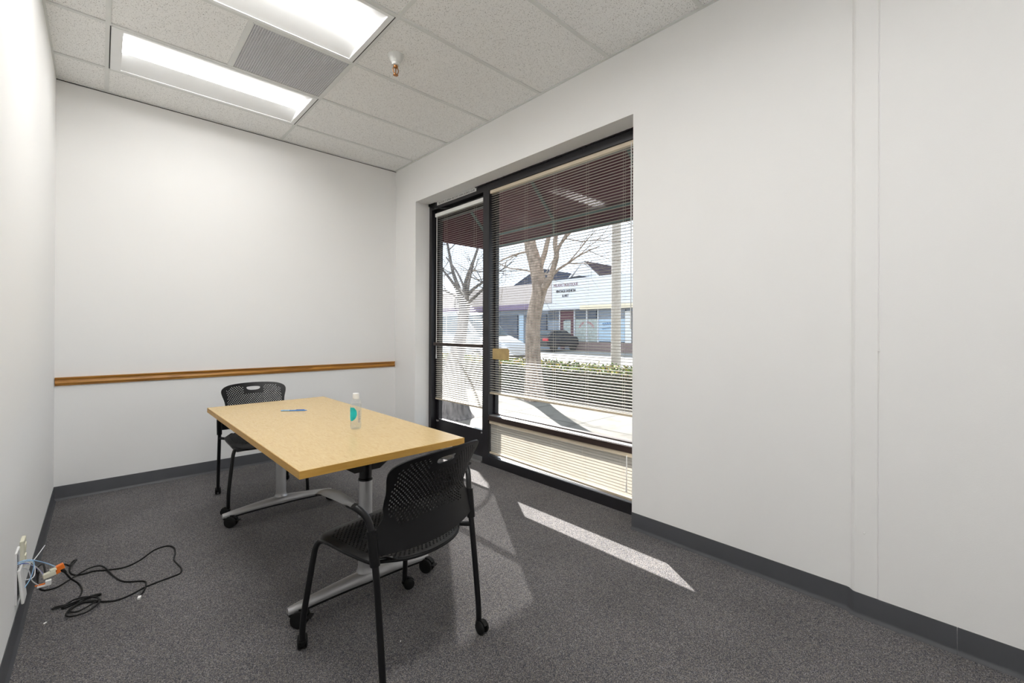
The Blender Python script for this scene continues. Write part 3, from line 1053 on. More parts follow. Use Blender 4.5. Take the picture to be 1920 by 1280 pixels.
def make_chair(label):
    root = empty('stacking_chair', (0, 0, 0))
    tag(root, label, 'chair', 'black perforated rolling chairs at the table')
    NS, NT = 52, 38
    def bh(i, j):
        if (i + j) % 2:
            return False
        s, t = -1 + 2 * (i + 0.5) / NS, -1 + 2 * (j + 0.5) / NT
        p = back_F(s, t)
        if abs(p.x) > 0.186 or p.z > 0.794 or p.z < 0.555 + 0.020 * (1 - (p.x / 0.19) ** 2):
            return False
        if abs(p.x) > 0.160 and (p.z > 0.775 or p.z < 0.600):
            return False
        if abs(s) < 0.31 and t > 0.54:
            return False
        return True
    cs_, ct_ = 0.0, 0.745
    def slot_shape(s, t):
        a = math.atan2((t - ct_) / 0.16, (s - cs_) / 0.26)
        ca, sa = math.cos(a), math.sin(a)
        rx, ru, rd = 0.215, 0.055, 0.115
        u = cs_ + rx * (abs(ca) ** 0.75) * (1 if ca >= 0 else -1)
        w = ct_ + 0.035 + (ru * sa ** 0.6 if sa >= 0 else -rd * (-sa) ** 0.9)
        return (u, w)
    bm = perf_sheet(back_F, NS, NT, bh, 0.42, (19, 33, 30, 37, slot_shape))
    thicken(bm, 0.005)
    ob('backrest', bm, 'blackp', root, smooth=35)
    def sh(i, j):
        if (i + j) % 2:
            return False
        s, t = -1 + 2 * (i + 0.5) / 46, -1 + 2 * (j + 0.5) / 46
        return abs(s) < 0.88 and -0.90 < t < 0.74 and not (abs(s) > 0.74 and (t < -0.66 or t > 0.6))
    bm = perf_sheet(seat_F, 46, 46, sh, 0.42)
    thicken(bm, 0.006)
    ob('seat', bm, 'blackp', root, smooth=35)
    # rim under the seat edge
    bm = new_bm()
    loop = []
    for k in range(64):
        a = 2 * PI * k / 64
        c, s_ = math.cos(a), math.sin(a)
        m_ = max(abs(c), abs(s_))
        p = seat_F(c / m_ * 0.985, s_ / m_ * 0.985)
        loop.append(p + Vector((0, 0, -0.008)))
    loop.append(loop[0])
    tube(bm, loop, 0.0065, 8, cap=False)
    ob('seat_rim', bm, 'blackp', root, smooth=60)
    bm = new_bm()
    for s in (-1, 1):
        tube(bm, smooth_path([(0.195 * s, 0.185, 0.425), (0.200 * s, 0.05, 0.432), (0.200 * s, -0.11, 0.432), (0.212 * s, -0.155, 0.430), (0.240 * s, -0.200, 0.430)], 5), 0.010, 10)
        box(bm, 0.160 * s - 0.02, 0.160 * s + 0.02, 0.05, 0.11, 0.412, 0.442)
    tube(bm, [(-0.2, 0.02, 0.432), (0.2, 0.02, 0.432)], 0.010, 10)
    ob('seat_frame', bm, 'blacks', root, smooth=40)
    for s in (-1, 1):
        # rear leg runs from its caster through the backrest sleeve to the arm
        bm = new_bm()
        path = smooth_path([(0.240 * s, -0.240, 0.045), (0.240 * s, -0.239, 0.085), (0.240 * s, -0.232, 0.16), (0.239 * s, -0.207, 0.38), (0.240 * s, -0.190, 0.50),
                            (0.245 * s, -0.178, 0.58), (0.256 * s, -0.165, 0.620), (0.274 * s, -0.140, 0.647), (0.280 * s, -0.105, 0.652)], 5)
        tube(bm, path, 0.0115, 12)
        ob('leg', bm, 'blacks', root, smooth=40)
        bm = new_bm()
        tube(bm, [(0.2395 * s, -0.196, 0.458), (0.2440 * s, -0.180, 0.572)], 0.0165, 14)
        ob('sleeve', bm, 'blackp', root, smooth=40)
        bm = new_bm()
        path = smooth_path([(0.252 * s, 0.232, 0.045), (0.252 * s, 0.231, 0.085), (0.248 * s, 0.224, 0.16), (0.226 * s, 0.205, 0.345), (0.218 * s, 0.200, 0.395), (0.207 * s, 0.185, 0.418), (0.198 * s, 0.150, 0.427)], 5)
        tube(bm, path, 0.0115, 12)
        ob('leg', bm, 'blacks', root, smooth=40)
        bm = new_bm()
        rings = []
        n = 14
        for k in range(n + 1):
            u = k / n
            yy = -0.145 + 0.230 * u
            zz = 0.658 + 0.008 * math.sin(u * PI) - 0.016 * max(0, (u - 0.75) / 0.25) ** 2
            w_ = 0.019 + 0.010 * min(1, u / 0.5)
            if u > 0.86:
                w_ *= math.sqrt(max(0.12, 1 - ((u - 0.86) / 0.145) ** 2))
            if u < 0.08:
                w_ *= 0.8
            xx = (0.284 - 0.012 * u * u) * s
            ring = [bm.verts.new((xx + dx * w_, yy, zz + dz)) for dx, dz in ((-1, 0.001), (-0.5, 0.0065), (0, 0.0085), (0.5, 0.0065), (1, 0.001), (0.7, -0.0045), (-0.7, -0.0045))]
            rings.append(ring)
        for k in range(n):
            for q in range(7):
                bm.faces.new((rings[k][q], rings[k][(q + 1) % 7], rings[k + 1][(q + 1) % 7], rings[k + 1][q]))
        bm.faces.new(rings[0][::-1])
        bm.faces.new(rings[-1])
        ob('armrest', bm, 'armp', root, smooth=50)
    for (cx_, cy_, rz_) in ((-0.252, 0.232, 150), (0.252, 0.232, 60), (-0.240, -0.240, 20), (0.240, -0.240, -8)):
        caster(root, (cx_, cy_, 0), math.radians(rz_), 0.0255, 0.012, 0.012, 0.06)
    return root

ch = make_chair('black perforated plastic chair in front, turned with its back to the camera')
far = copy_tree(ch)
ch.location = (0.865, 1.595, 0)
ch.rotation_euler = (0, 0, math.radians(10.8))
far.location = (0.884, 3.640, 0)
far.rotation_euler = (0, 0, math.radians(180 - 1))
far['label'] = 'black perforated plastic chair at the far end of the table by the chair rail'

# ------------------------------------------------------------------ things on the table
bt = empty('water_bottle', (0.982, 2.229, TZ), math.radians(-20))
tag(bt, 'clear plastic water bottle with a teal blob and white cap on the table', 'bottle')
bm = new_bm()
lathe(bm, [(0.004, 0.002), (0.022, 0.0), (0.0265, 0.004), (0.028, 0.012), (0.028, 0.118), (0.0265, 0.134), (0.021, 0.147), (0.0145, 0.155), (0.013, 0.160), (0.013, 0.166)], (0, 0, 0), 32)
ob('bottle_body', bm, 'bottle', bt, smooth=40)
bm = new_bm()
lathe(bm, [(0.004, 0.004), (0.021, 0.003), (0.0262, 0.010), (0.0268, 0.020), (0.0268, 0.117), (0.0250, 0.128), (0.003, 0.1282)], (0, 0, 0), 32)
ob('water', bm, 'water', bt, smooth=40)
bm = new_bm()
lathe(bm, [(0.0155, 0.156), (0.0158, 0.159), (0.0152, 0.182), (0.0140, 0.185), (0.003, 0.1852)], (0, 0, 0), 28)
ob('cap', bm, 'whitep', bt, smooth=40)
def patch(bm, pts_az, r=0.0284):
    vs = [bm.verts.new((r * math.cos(a), r * math.sin(a), z)) for a, z in pts_az]
    return vs
bm = new_bm()
az0 = math.radians(222)
n = 22
rowsz = []
for k in range(n + 1):
    z = 0.044 + 0.070 * k / n
    q = (z - 0.082) / 0.036
    half = 0.95 * math.sqrt(max(0.02, 1 - q * q)) if q > -1 else 0.15
    if z > 0.106:
        half = min(half, 0.62)
    rowsz.append([bm.verts.new((0.0286 * math.cos(az0 + half * u), 0.0286 * math.sin(az0 + half * u), z)) for u in (-1, -0.75, -0.5, -0.25, 0, 0.25, 0.5, 0.75, 1)])
for k in range(n):
    for q in range(8):
        bm.faces.new((rowsz[k][q], rowsz[k][q + 1], rowsz[k + 1][q + 1], rowsz[k + 1][q]))
ob('label_blob', bm, 'teal', bt, smooth=40)
bm = new_bm()
random.seed(9)
for k in range(13):
    z = 0.036 + k * 0.0048
    a0_ = math.radians(290)
    L = random.uniform(0.25, 0.55)
    vs = [bm.verts.new((0.0286 * math.cos(a), 0.0286 * math.sin(a), zz)) for a, zz in ((a0_, z), (a0_ + L, z), (a0_ + L, z + 0.0020), (a0_, z + 0.0020))]
    bm.faces.new(vs)
ob('label_print', bm, 'bluetext', bt)

pn = empty('ballpoint_pen', (0.903, 2.963, TZ), math.atan2(2.917 - 3.009, 0.969 - 0.837))
tag(pn, 'blue ballpoint pen lying on the far half of the table', 'pen')
bm = new_bm()
tube(bm, [(-0.030, 0, 0.0045), (0.062, 0, 0.0045)], 0.0038, 8)
tube(bm, [(0.062, 0, 0.0045), (0.070, 0, 0.0045), (0.078, 0, 0.0045)], [0.0036, 0.0022, 0.0006], 8)
ob('barrel', bm, 'pen', pn, smooth=40)
bm = new_bm()
tube(bm, [(-0.080, 0, 0.005), (-0.030, 0, 0.005)], 0.0046, 8)
ob('grip', bm, 'wirelight', pn, smooth=40)
bm = new_bm()
box(bm, 0.010, 0.060, -0.0012, 0.0012, 0.008, 0.0105)
ob('clip', bm, 'pencap', pn)

# ------------------------------------------------------------------ outlet, data plate, jacks, cables
ot = empty('wall_outlet', (XL, 2.745, 0.295))
tag(ot, 'ivory duplex outlet plate low on the left wall', 'outlet')
bm = new_bm()
rbox(bm, XL, XL + 0.013, 2.708, 2.782, 0.238, 0.352, 0.003)
wob('plate', bm, 'ivory', ot)
for z in (0.272, 0.318):
    bm = new_bm()
    rbox(bm, XL + 0.012, XL + 0.0165, 2.728, 2.762, z - 0.014, z + 0.014, 0.004)
    r_ = wob('receptacle', bm, 'ivory', ot)
dp = empty('data_plate', (XL, 2.615, 0.24))
tag(dp, 'white data box plate hanging open below the ivory outlet, wires spilling out', 'wall plate')
bm = new_bm()
box(bm, XL, XL + 0.006, 2.572, 2.582, 0.150, 0.352)
box(bm, XL, XL + 0.006, 2.648, 2.658, 0.150, 0.352)
box(bm, XL, XL + 0.006, 2.582, 2.648, 0.342, 0.352)
box(bm, XL, XL + 0.006, 2.582, 2.648, 0.150, 0.160)
wob('frame', bm, 'whitep', dp)
bm = new_bm()
box(bm, XL, XL + 0.002, 2.582, 2.648, 0.160, 0.342)
wob('opening', bm, 'gap', dp)
bm = new_bm()
rbox(bm, 0, 0.008, -0.044, 0.044, -0.135, 0.0, 0.002, 1)
bm.transform(Matrix.Translation((XL + 0.006, 2.615, 0.282)) @ Matrix.Rotation(math.radians(-5), 4, 'Y'))
wob('cover', bm, 'whitep', dp)

jk = empty('ivory_jack', (-0.16, 2.75, 0.17))
tag(jk, 'ivory network jack dangling from the wires in front of the left wall', 'jack')
bm = new_bm()
rbox(bm, -0.020, 0.020, -0.011, 0.011, -0.010, 0.010, 0.002, 1)
rbox(bm, 0.004, 0.024, -0.010, 0.010, 0.008, 0.018, 0.002, 1)
ob('jack_body', bm, 'ivory', jk)
jk.rotation_euler = (0, math.radians(-8), math.radians(12))
bm = new_bm()
for a_, b_, m_ in (((-0.018, 0.004, 0.004), (-0.083, -0.13, 0.050), 'wireblue'),):
    pass
def wire(pts, r, m, parent):
    b = new_bm()
    tube(b, smooth_path(pts, 6), r, 6)
    b.transform(parent.matrix_world.inverted())
    return ob('wire', b, m, parent, smooth=60)
bpy.context.view_layer.update()
wire([(XL + 0.004, 2.625, 0.292), (-0.215, 2.68, 0.262), (-0.19, 2.73, 0.21), (-0.178, 2.748, 0.176)], 0.0022, 'wireblue', jk)
wire([(XL + 0.004, 2.62, 0.285), (-0.22, 2.66, 0.27), (-0.195, 2.70, 0.235), (-0.176, 2.745, 0.170)], 0.0018, 'wirewhite', jk)
oj = empty('orange_jack', (-0.128, 2.765, 0.183))
tag(oj, 'orange network jack dangling behind the ivory jack', 'jack')
bm = new_bm()
rbox(bm, -0.014, 0.014, -0.010, 0.010, -0.010, 0.012, 0.002, 1)
rbox(bm, -0.020, -0.002, -0.010, 0.010, -0.020, -0.008, 0.002, 1)
ob('jack_body', bm, 'orange', oj)
oj.rotation_euler = (0, math.radians(-15), math.radians(10))
bpy.context.view_layer.update()
wire([(XL + 0.004, 2.618, 0.30), (-0.21, 2.66, 0.285), (-0.17, 2.72, 0.235), (-0.140, 2.762, 0.190)], 0.0022, 'wirelight', oj)
wire([(XL + 0.004, 2.60, 0.30), (-0.20, 2.655, 0.278), (-0.205, 2.64, 0.22), (XL + 0.012, 2.62, 0.175)], 0.0018, 'wirelight', oj)
wire([(XL + 0.006, 2.63, 0.26), (-0.205, 2.70, 0.262), (-0.175, 2.78, 0.29)], 0.0018, 'wirewhite', oj)
wj = empty('white_connector', (-0.168, 2.70, 0.150))
tag(wj, 'white plug in connector hanging lowest among the loose wires', 'jack')
bm = new_bm()
rbox(bm, -0.024, 0.014, -0.007, 0.007, -0.005, 0.002, 0.001, 1)
rbox(bm, 0.0, 0.018, -0.008, 0.008, -0.004, 0.016, 0.001, 1)
ob('jack_body', bm, 'whitep', wj)
bm = new_bm()
box(bm, -0.030, 0.0, -0.003, 0.003, 0.003, 0.007)
ob('orange_wire', bm, 'orange', wj)
bpy.context.view_layer.update()
wire([(XL + 0.006, 2.61, 0.28), (-0.215, 2.655, 0.25), (-0.205, 2.68, 0.19), (-0.186, 2.70, 0.153)], 0.0018, 'wirewhite', wj)
wire([(XL + 0.006, 2.61, 0.23), (-0.20, 2.66, 0.21), (-0.20, 2.68, 0.255), (-0.225, 2.66, 0.29)], 0.0018, 'wirewhite', wj)

CR = 0.0036
A = [(-0.090, 3.285), (-0.106, 3.265), (-0.112, 3.20), (-0.108, 3.13), (-0.087, 3.08), (-0.053, 3.067), (-0.02, 3.068), (0.032, 3.035), (0.097, 3.012), (0.154, 3.046), (0.213, 3.125), (0.25, 3.148), (0.286, 3.145), (0.308, 3.095), (0.305, 3.015), (0.292, 2.935), (0.302, 2.858), (0.31, 2.798), (0.301, 2.755), (0.282, 2.742), (0.218, 2.73), (0.16, 2.714), (0.105, 2.68), (0.053, 2.671), (0.003, 2.705)]
coil = [(-0.023, 2.727), (-0.060, 2.752), (-0.100, 2.765), (-0.140, 2.772), (-0.150, 2.758), (-0.126, 2.748), (-0.095, 2.752), (-0.047, 2.762), (-0.001, 2.758), (0.002, 2.772), (-0.03, 2.772), (-0.063, 2.752), (-0.092, 2.716), (-0.104, 2.671), (-0.091, 2.634), (-0.044, 2.623), (-0.010, 2.656), (0.004, 2.695), (-0.011, 2.729), (-0.047, 2.747), (-0.080, 2.727), (-0.092, 2.688), (-0.067, 2.662), (-0.023, 2.690), (-0.001, 2.715), (-0.03, 2.76), (-0.08, 2.775), (-0.118, 2.762), (-0.11, 2.745), (-0.07, 2.765)]
Cc = [(-0.074, 2.787), (-0.059, 2.872), (-0.072, 2.96)]
pts = [(-0.122, 2.775, 0.186), (-0.118, 2.90, 0.14), (-0.108, 3.05, 0.07), (-0.102, 3.20, 0.02)] + [(x, y, CR + 0.0005) for x, y in A]
pts += [(x, y, CR + 0.001 + 0.0016 * (k % 9)) for k, (x, y) in enumerate(coil)]
pts += [(x, y, CR + 0.001) for x, y in Cc] + [(-0.100, 2.93, 0.055), (-0.118, 2.83, 0.135), (-0.130, 2.772, 0.170)]
cb = empty('network_cable', (0.0, 2.9, 0.0))
tag(cb, 'long black network cable, part coiled on the carpet, both ends at the orange jack', 'cable')
bm = new_bm()
tube(bm, smooth_path(pts, 6), CR, 8)
wob('cable_jacket', bm, 'rubber', cb, 60)
bm = new_bm()
tube(bm, [(-0.114, 2.86, 0.118), (-0.121, 2.815, 0.148), (-0.128, 2.778, 0.167)], [0.005, 0.0075, 0.0085], 8)
wob('strain_boot', bm, 'rubber', cb, 40)
Bc = [(-0.225, 3.25), (-0.222, 3.16), (-0.215, 3.08), (-0.194, 3.006), (-0.151, 2.994), (-0.105, 3.019), (-0.053, 3.085), (-0.013, 3.099), (0.017, 3.062), (0.057, 2.924), (0.092, 2.839), (0.157, 2.786), (0.166, 2.742), (0.155, 2.686), (0.141, 2.645)]
cb2 = empty('patch_cable', (0.0, 3.0, 0.0))
tag(cb2, 'short black patch cable whose free plug lies on the carpet', 'cable')
pts = [(-0.172, 2.756, 0.178), (-0.185, 2.86, 0.180), (-0.212, 2.98, 0.125), (-0.224, 3.12, 0.05)] + [(x, y, CR + 0.0005 + (0.010 if 0.3 < k / 14 < 0.6 else 0)) for k, (x, y) in enumerate(Bc)]
bm = new_bm()
tube(bm, smooth_path(pts, 6), CR, 8)
wob('cable_jacket', bm, 'rubber', cb2, 60)
bm = new_bm()
tube(bm, [(0.142, 2.648, 0.006), (0.138, 2.632, 0.0065)], [0.005, 0.0062], 8)
wob('strain_boot', bm, 'rubber', cb2, 40)
bm = new_bm()
box(bm, -0.0055, 0.0055, -0.011, 0.011, 0.0, 0.009)
bm.transform(Matrix.Translation((0.1345, 2.620, 0.002)) @ Matrix.Rotation(math.radians(-15), 4, 'Z'))
wob('plug', bm, 'whitep', cb2)

for k, (x, y, s_) in enumerate(((-0.167, 2.671, 0.008), (0.878, 1.566, 0.004))):
    bm = new_bm()
    prism(bm, [(-s_, -s_ * 0.4), (s_ * 0.7, -s_ * 0.5), (s_, s_ * 0.3), (-s_ * 0.3, s_ * 0.5)], 'z', 0.0, 0.002)
    o = ob('paper_scrap', bm, 'paper', loc=(x, y, 0.0))
    o.rotation_euler = (0, 0, 0.9)
    tag(o, ['tiny white paper scrap on the carpet below the coiled cable', 'tiny white crumb on the carpet under the front chair'][k], 'scrap')

# ------------------------------------------------------------------ outside
GZ = -0.02
bm = new_bm()
box(bm, XF + 0.125, 6.15, -14, 44, GZ - 0.2, GZ)
tag(ob('sidewalk', bm, 'sidewalk'), 'sunlit concrete sidewalk outside the window', 'pavement', kind='structure')
bm = new_bm()
for x in (4.72, 3.5):
    box(bm, x - 0.006, x + 0.006, -14, 44, GZ, GZ + 0.0015)
for k in range(-8, 24):
    y = 3.70 + 1.25 * k
    box(bm, 2.75, 6.15, y - 0.006, y + 0.006, GZ, GZ + 0.0012)
tag(ob('trim_4', bm, 'joint'), 'dark joints between the sidewalk slabs', 'joint', kind='structure')
bm = new_bm()
box(bm, 6.15, 7.35, -14, 44, GZ - 0.2, GZ - 0.01)
tag(ob('planting_strip', bm, 'soil'), 'bare soil strip under the hedge', 'soil', kind='structure')
bm = new_bm()
box(bm, 7.35, 7.50, -14, 44, GZ - 0.2, GZ + 0.02)
tag(ob('kerb', bm, 'kerb'), 'pale concrete kerb behind the hedge', 'kerb', kind='structure')
bm = new_bm()
box(bm, 7.50, 80, -60, 120, GZ - 0.3, GZ - 0.05)
tag(ob('street', bm, 'asphalt'), 'sun bleached street between hedge and shops', 'street', kind='structure')

# hedge: leaf cards on a low volume, uncountable foliage
random.seed(11)
hg = empty('hedge', (6.7, 5.0, GZ))
tag(hg, 'low clipped hedge with yellow and red tips along the sidewalk', 'hedge', kind='stuff')
bm = new_bm()
for k in range(26000):
    y = random.uniform(-3, 18)
    face = random.random()
    if face < 0.55:
        x = random.uniform(6.28, 7.25)
        z = GZ + 0.56 + random.gauss(0, 0.035)
    else:
        x = 6.28 + abs(random.gauss(0, 0.06))
        z = GZ + random.uniform(0.04, 0.58)
    c = Vector((x, y, z))
    n = Vector((random.gauss(0, 1), random.gauss(0, 1), random.gauss(0, 1))).normalized()
    u = n.orthogonal().normalized()
    v = n.cross(u)
    L, w_ = random.uniform(0.025, 0.05), random.uniform(0.012, 0.022)
    vs = [bm.verts.new(c + u * L), bm.verts.new(c + v * w_ + n * 0.006), bm.verts.new(c - u * L), bm.verts.new(c - v * w_ + n * 0.006)]
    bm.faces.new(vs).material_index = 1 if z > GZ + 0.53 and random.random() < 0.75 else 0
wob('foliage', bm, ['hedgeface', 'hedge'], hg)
bm = new_bm()
for k in range(60):
    y = -2.8 + k * 0.35
    for q in range(3):
        x = random.uniform(6.4, 7.1)
        tube(bm, [(x, y, GZ - 0.02), (x + random.uniform(-0.05, 0.05), y + random.uniform(-0.1, 0.1), GZ + 0.5)], [0.012, 0.004], 5)
box(bm, 6.42, 7.12, -2.9, 17.9, GZ + 0.08, GZ + 0.50)
wob('stems', bm, 'stem', hg)

# trees
def branch(bm, p, d, L, r, depth, rng, up=0.05):
    # twigs keep clear of the light path into the room
    n = 5
    e = Vector(p) + Vector(d).normalized() * L
    for c in (Vector(p), (Vector(p) + e) / 2, e):
        yy, zz = c.y - 1.53 * (c.x - 2.65), c.z - 1.124 * (c.x - 2.65)
        if 0.9 < yy < 4.3 and -0.3 < zz < 1.9:
            return
    pts, rads = [Vector(p)], [r]
    d = Vector(d).normalized()
    for k in range(n):
        d = (d + Vector((rng.gauss(0, 0.16), rng.gauss(0, 0.16), rng.gauss(0, 0.14) + up))).normalized()
        q = pts[-1] + d * (L / n)
        if q.x < 3.1 or (q.x < 4.1 and q.y < 4.75 and q.z > 1.9) or (q.x < 3.6 and q.y < 5.0):
            q = pts[-1] + Vector((abs(d.x) * 0.6 + 0.1, d.y + 0.3, d.z)).normalized() * (L / n) * 0.3
        pts.append(q)
        rads.append(r * (1 - 0.72 * (k + 1) / n))
    tube(bm, pts, rads, 5 if depth < 3 else 4, cap=False)
    if depth <= 0:
        return
    m_ = 4 if depth > 1 else 3
    for k in range(m_):
        i = rng.randint(2, n)
        ax = Vector((rng.gauss(0, 1), rng.gauss(0, 1), rng.gauss(0.2, 0.8))).normalized()
        nd = (d * 0.75 + ax * 0.75).normalized()
        branch(bm, pts[i], nd, L * rng.uniform(0.55, 0.8), rads[i] * 0.72, depth - 1, rng, up)

def tree(name_label, m, trunk, limbs, seed, depth, base):
    rng = random.Random(seed)
    root = empty('street_tree', base)
    tag(root, name_label, 'tree', 'bare street trees')
    bm = new_bm()
    pts = smooth_path([p for p, r in trunk], 5)
    rr = [Vector((r, 0, 0)) for p, r in trunk]
    rads = [v.x for v in smooth_path(rr, 5)]
    tube(bm, pts, rads, 16)
    wob('trunk', bm, m, root, 60)
    for lp in limbs:
        bm = new_bm()
        pts = smooth_path([p for p, r in lp], 4)
        rads = [v.x for v in smooth_path([Vector((r, 0, 0)) for p, r in lp], 4)]
        tube(bm, pts, rads, 10)
        end = pts[-1]
        dr = (pts[-1] - pts[-2]).normalized()
        for k in range(5):
            i = rng.randint(len(pts) // 3, len(pts) - 1)
            nd = (dr * 0.5 + Vector((rng.gauss(0, 0.9), rng.gauss(0, 0.9), rng.gauss(0.15, 0.6)))).normalized()
            branch(bm, pts[i], nd, rng.uniform(0.9, 1.5), max(0.010, rads[i] * 0.45), depth, rng)
        branch(bm, end, dr, 1.2, rads[-1], depth, rng)
        wob('branch', bm, m, root, 60)
    return root

tree('leaning bare tree with pale brown bark rising behind the large blind', 'bark',
     [((5.80, 5.50, -0.04), 0.23), ((5.80, 5.53, 0.12), 0.19), ((5.80, 5.555, 0.50), 0.150), ((5.80, 5.58, 0.95), 0.138), ((5.80, 5.565, 1.43), 0.132), ((5.80, 5.465, 1.82), 0.128),
      ((5.80, 5.415, 2.02), 0.135), ((5.80, 5.48, 2.30), 0.125), ((5.80, 5.576, 2.60), 0.120), ((5.80, 5.66, 2.85), 0.110), ((5.82, 5.75, 3.4), 0.09)],
     [[((5.80, 5.41, 1.93), 0.085), ((5.78, 5.27, 2.03), 0.070), ((5.75, 5.12, 2.17), 0.058), ((5.72, 5.01, 2.35), 0.052), ((5.70, 4.93, 2.54), 0.048), ((5.70, 4.965, 2.76), 0.042), ((5.72, 4.90, 3.2), 0.032)],
      [((5.80, 5.46, 2.25), 0.07), ((5.82, 5.40, 2.45), 0.056), ((5.84, 5.33, 2.64), 0.048), ((5.86, 5.28, 2.85), 0.042), ((5.9, 5.15, 3.3), 0.03)],
      [((5.70, 4.95, 2.58), 0.034), ((5.60, 4.72, 2.72), 0.026), ((5.5, 4.4, 2.85), 0.02), ((5.4, 4.0, 2.88), 0.015)],
      [((5.80, 5.60, 2.66), 0.03), ((5.85, 5.85, 2.72), 0.022), ((5.9, 6.3, 2.70), 0.016), ((5.95, 6.8, 2.62), 0.011)]],
     5, 3, (5.80, 5.50, GZ))
tree('grey barked tree just outside the glass door, its wide base under the blind', 'barkgrey',
     [((3.75, 5.22, -0.04), 0.36), ((3.75, 5.215, 0.06), 0.27), ((3.75, 5.21, 0.25), 0.215), ((3.75, 5.20, 0.6), 0.15), ((3.76, 5.10, 1.0), 0.10), ((3.78, 5.00, 1.35), 0.065), ((3.80, 4.95, 1.62), 0.045)],
     [[((3.80, 4.95, 1.58), 0.028), ((3.80, 4.93, 1.83), 0.020), ((3.80, 4.86, 2.05), 0.015), ((3.80, 4.78, 2.25), 0.012)],
      [((3.80, 4.95, 1.60), 0.025), ((3.82, 5.05, 1.85), 0.018), ((3.84, 5.25, 2.1), 0.014), ((3.86, 5.55, 2.35), 0.01)],
      [((3.80, 4.94, 1.62), 0.025), ((3.95, 4.82, 1.80), 0.018), ((4.1, 4.80, 1.95), 0.012)],
      [((3.79, 4.97, 1.52), 0.025), ((3.95, 5.2, 1.72), 0.017), ((4.15, 5.6, 1.9), 0.011)]],
     21, 2, (3.75, 5.22, GZ))
tree('distant twiggy bare tree seen high through the glass door', 'barkgrey',
     [((9.4, 12.6, -0.1), 0.24), ((9.4, 12.6, 0.8), 0.18), ((9.4, 12.5, 1.9), 0.15), ((9.4, 12.5, 2.4), 0.13)],
     [[((9.4, 12.5, 2.2), 0.08), ((9.3, 12.9, 2.9), 0.055), ((9.2, 13.5, 3.5), 0.035)],
      [((9.4, 12.5, 2.3), 0.09), ((9.4, 12.3, 3.0), 0.065), ((9.5, 12.0, 3.7), 0.05), ((9.5, 11.6, 4.4), 0.035)],
      [((9.4, 12.5, 2.3), 0.08), ((9.5, 12.0, 2.7), 0.055), ((9.6, 11.3, 3.0), 0.035)],
      [((9.4, 12.5, 2.1), 0.07), ((9.6, 13.2, 2.5), 0.045), ((9.8, 14.2, 2.8), 0.03)],
      [((9.4, 12.5, 2.4), 0.09), ((9.2, 12.8, 3.3), 0.06), ((9.1, 13.0, 4.3), 0.04)]],
     33, 3, (9.4, 12.6, GZ))

# lamp post
lp = empty('lamp_post', (8.0, 5.255, GZ))
tag(lp, 'cream round lamp post rising behind the hedge', 'lamp post')
bm = new_bm()
tube(bm, [(8.0, 5.255, GZ - 0.06), (8.0, 5.255, 6.2)], [0.105, 0.090], 24)
wob('pole', bm, 'polepaint', lp, 40)
bm = new_bm()
lathe(bm, [(0.17, 0.0), (0.17, 0.05), (0.12, 0.12), (0.106, 0.14)], (8.0, 5.255, GZ - 0.05), 24)
wob('base_collar', bm, 'polepaint', lp, 40)
bm = new_bm()
tube(bm, smooth_path([(8.0, 5.255, 6.1), (8.1, 5.255, 6.5), (8.6, 5.255, 6.75), (9.2, 5.255, 6.8)], 5), 0.05, 10)
rbox(bm, 9.1, 9.7, 5.12, 5.39, 6.74, 6.86, 0.02)
wob('lamp_arm', bm, 'polepaint', lp, 40)

# awning over the storefront
aw = empty('awning', (2.9, 2.0, 2.3))
tag(aw, 'maroon canvas awning with green frame outside above the window', 'awning')
AX, AZ, AE = 3.85, 2.335, 4.555
WZ = 3.55
bm = new_bm()
prism(bm, [(2.80, WZ), (AX, AZ + 0.20), (AX + 0.008, AZ + 0.20), (AX + 0.008, AZ), (AX - 0.004, AZ), (AX - 0.004, AZ + 0.188), (2.80, WZ - 0.014)], 'y', -6.0, AE)
wob('canvas', bm, 'awning', aw)
bm = new_bm()
prism(bm, [(2.80, AZ), (AX, AZ), (AX, AZ + 0.20), (2.80, WZ)], 'y', AE, AE + 0.012)
wob('end_panel', bm, 'awning', aw)
bm = new_bm()
for y in (4.53, 3.35, 2.15, 0.95, -0.25):
    tube(bm, [(2.80, y, WZ - 0.035), (AX - 0.03, y, AZ + 0.175)], 0.018, 8)
    tube(bm, [(AX - 0.03, y, AZ + 0.19), (AX - 0.03, y, AZ + 0.02)], 0.014, 8)
tube(bm, [(AX - 0.03, -1.0, AZ + 0.165), (AX - 0.03, AE - 0.02, AZ + 0.165)], 0.016, 8)
tube(bm, [(AX - 0.02, -1.0, AZ + 0.015), (AX - 0.02, AE - 0.02, AZ + 0.015)], 0.012, 8)
wob('frame_pipes', bm, 'awnframe', aw, 40)

# shops across the street
BX = 23.5
sh = empty('shop_building', (BX, 13.0, GZ))
tag(sh, 'white shop across the street with a boutique sign', 'building')
bm = new_bm()
box(bm, BX, BX + 3.8, 2.0, 20.745, 2.75, 4.80)
wob('fascia', bm, 'fascia', sh)
bm = new_bm()
box(bm, BX - 0.02, BX + 3.8, 20.745, 21.6, 2.75, 3.22)
box(bm, BX - 0.08, BX + 0.3, 18.2, 21.6, 2.72, 2.93)
wob('lower_band', bm, 'fascia', sh)
bm = new_bm()
box(bm, BX - 0.10, BX + 0.3, 2.0, 18.2, 2.68, 2.95)
wob('cream_band', bm, 'creamband', sh)
bm = new_bm()
box(bm, BX + 0.6, BX + 3.8, 2.0, 21.6, GZ - 0.05, 2.75)
wob('wall', bm, 'shopgrey', sh)
bm = new_bm()
box(bm, BX + 0.35, BX + 0.7, 2.0, 19.0, GZ - 0.05, 0.52)
wob('base', bm, 'tanbase', sh)
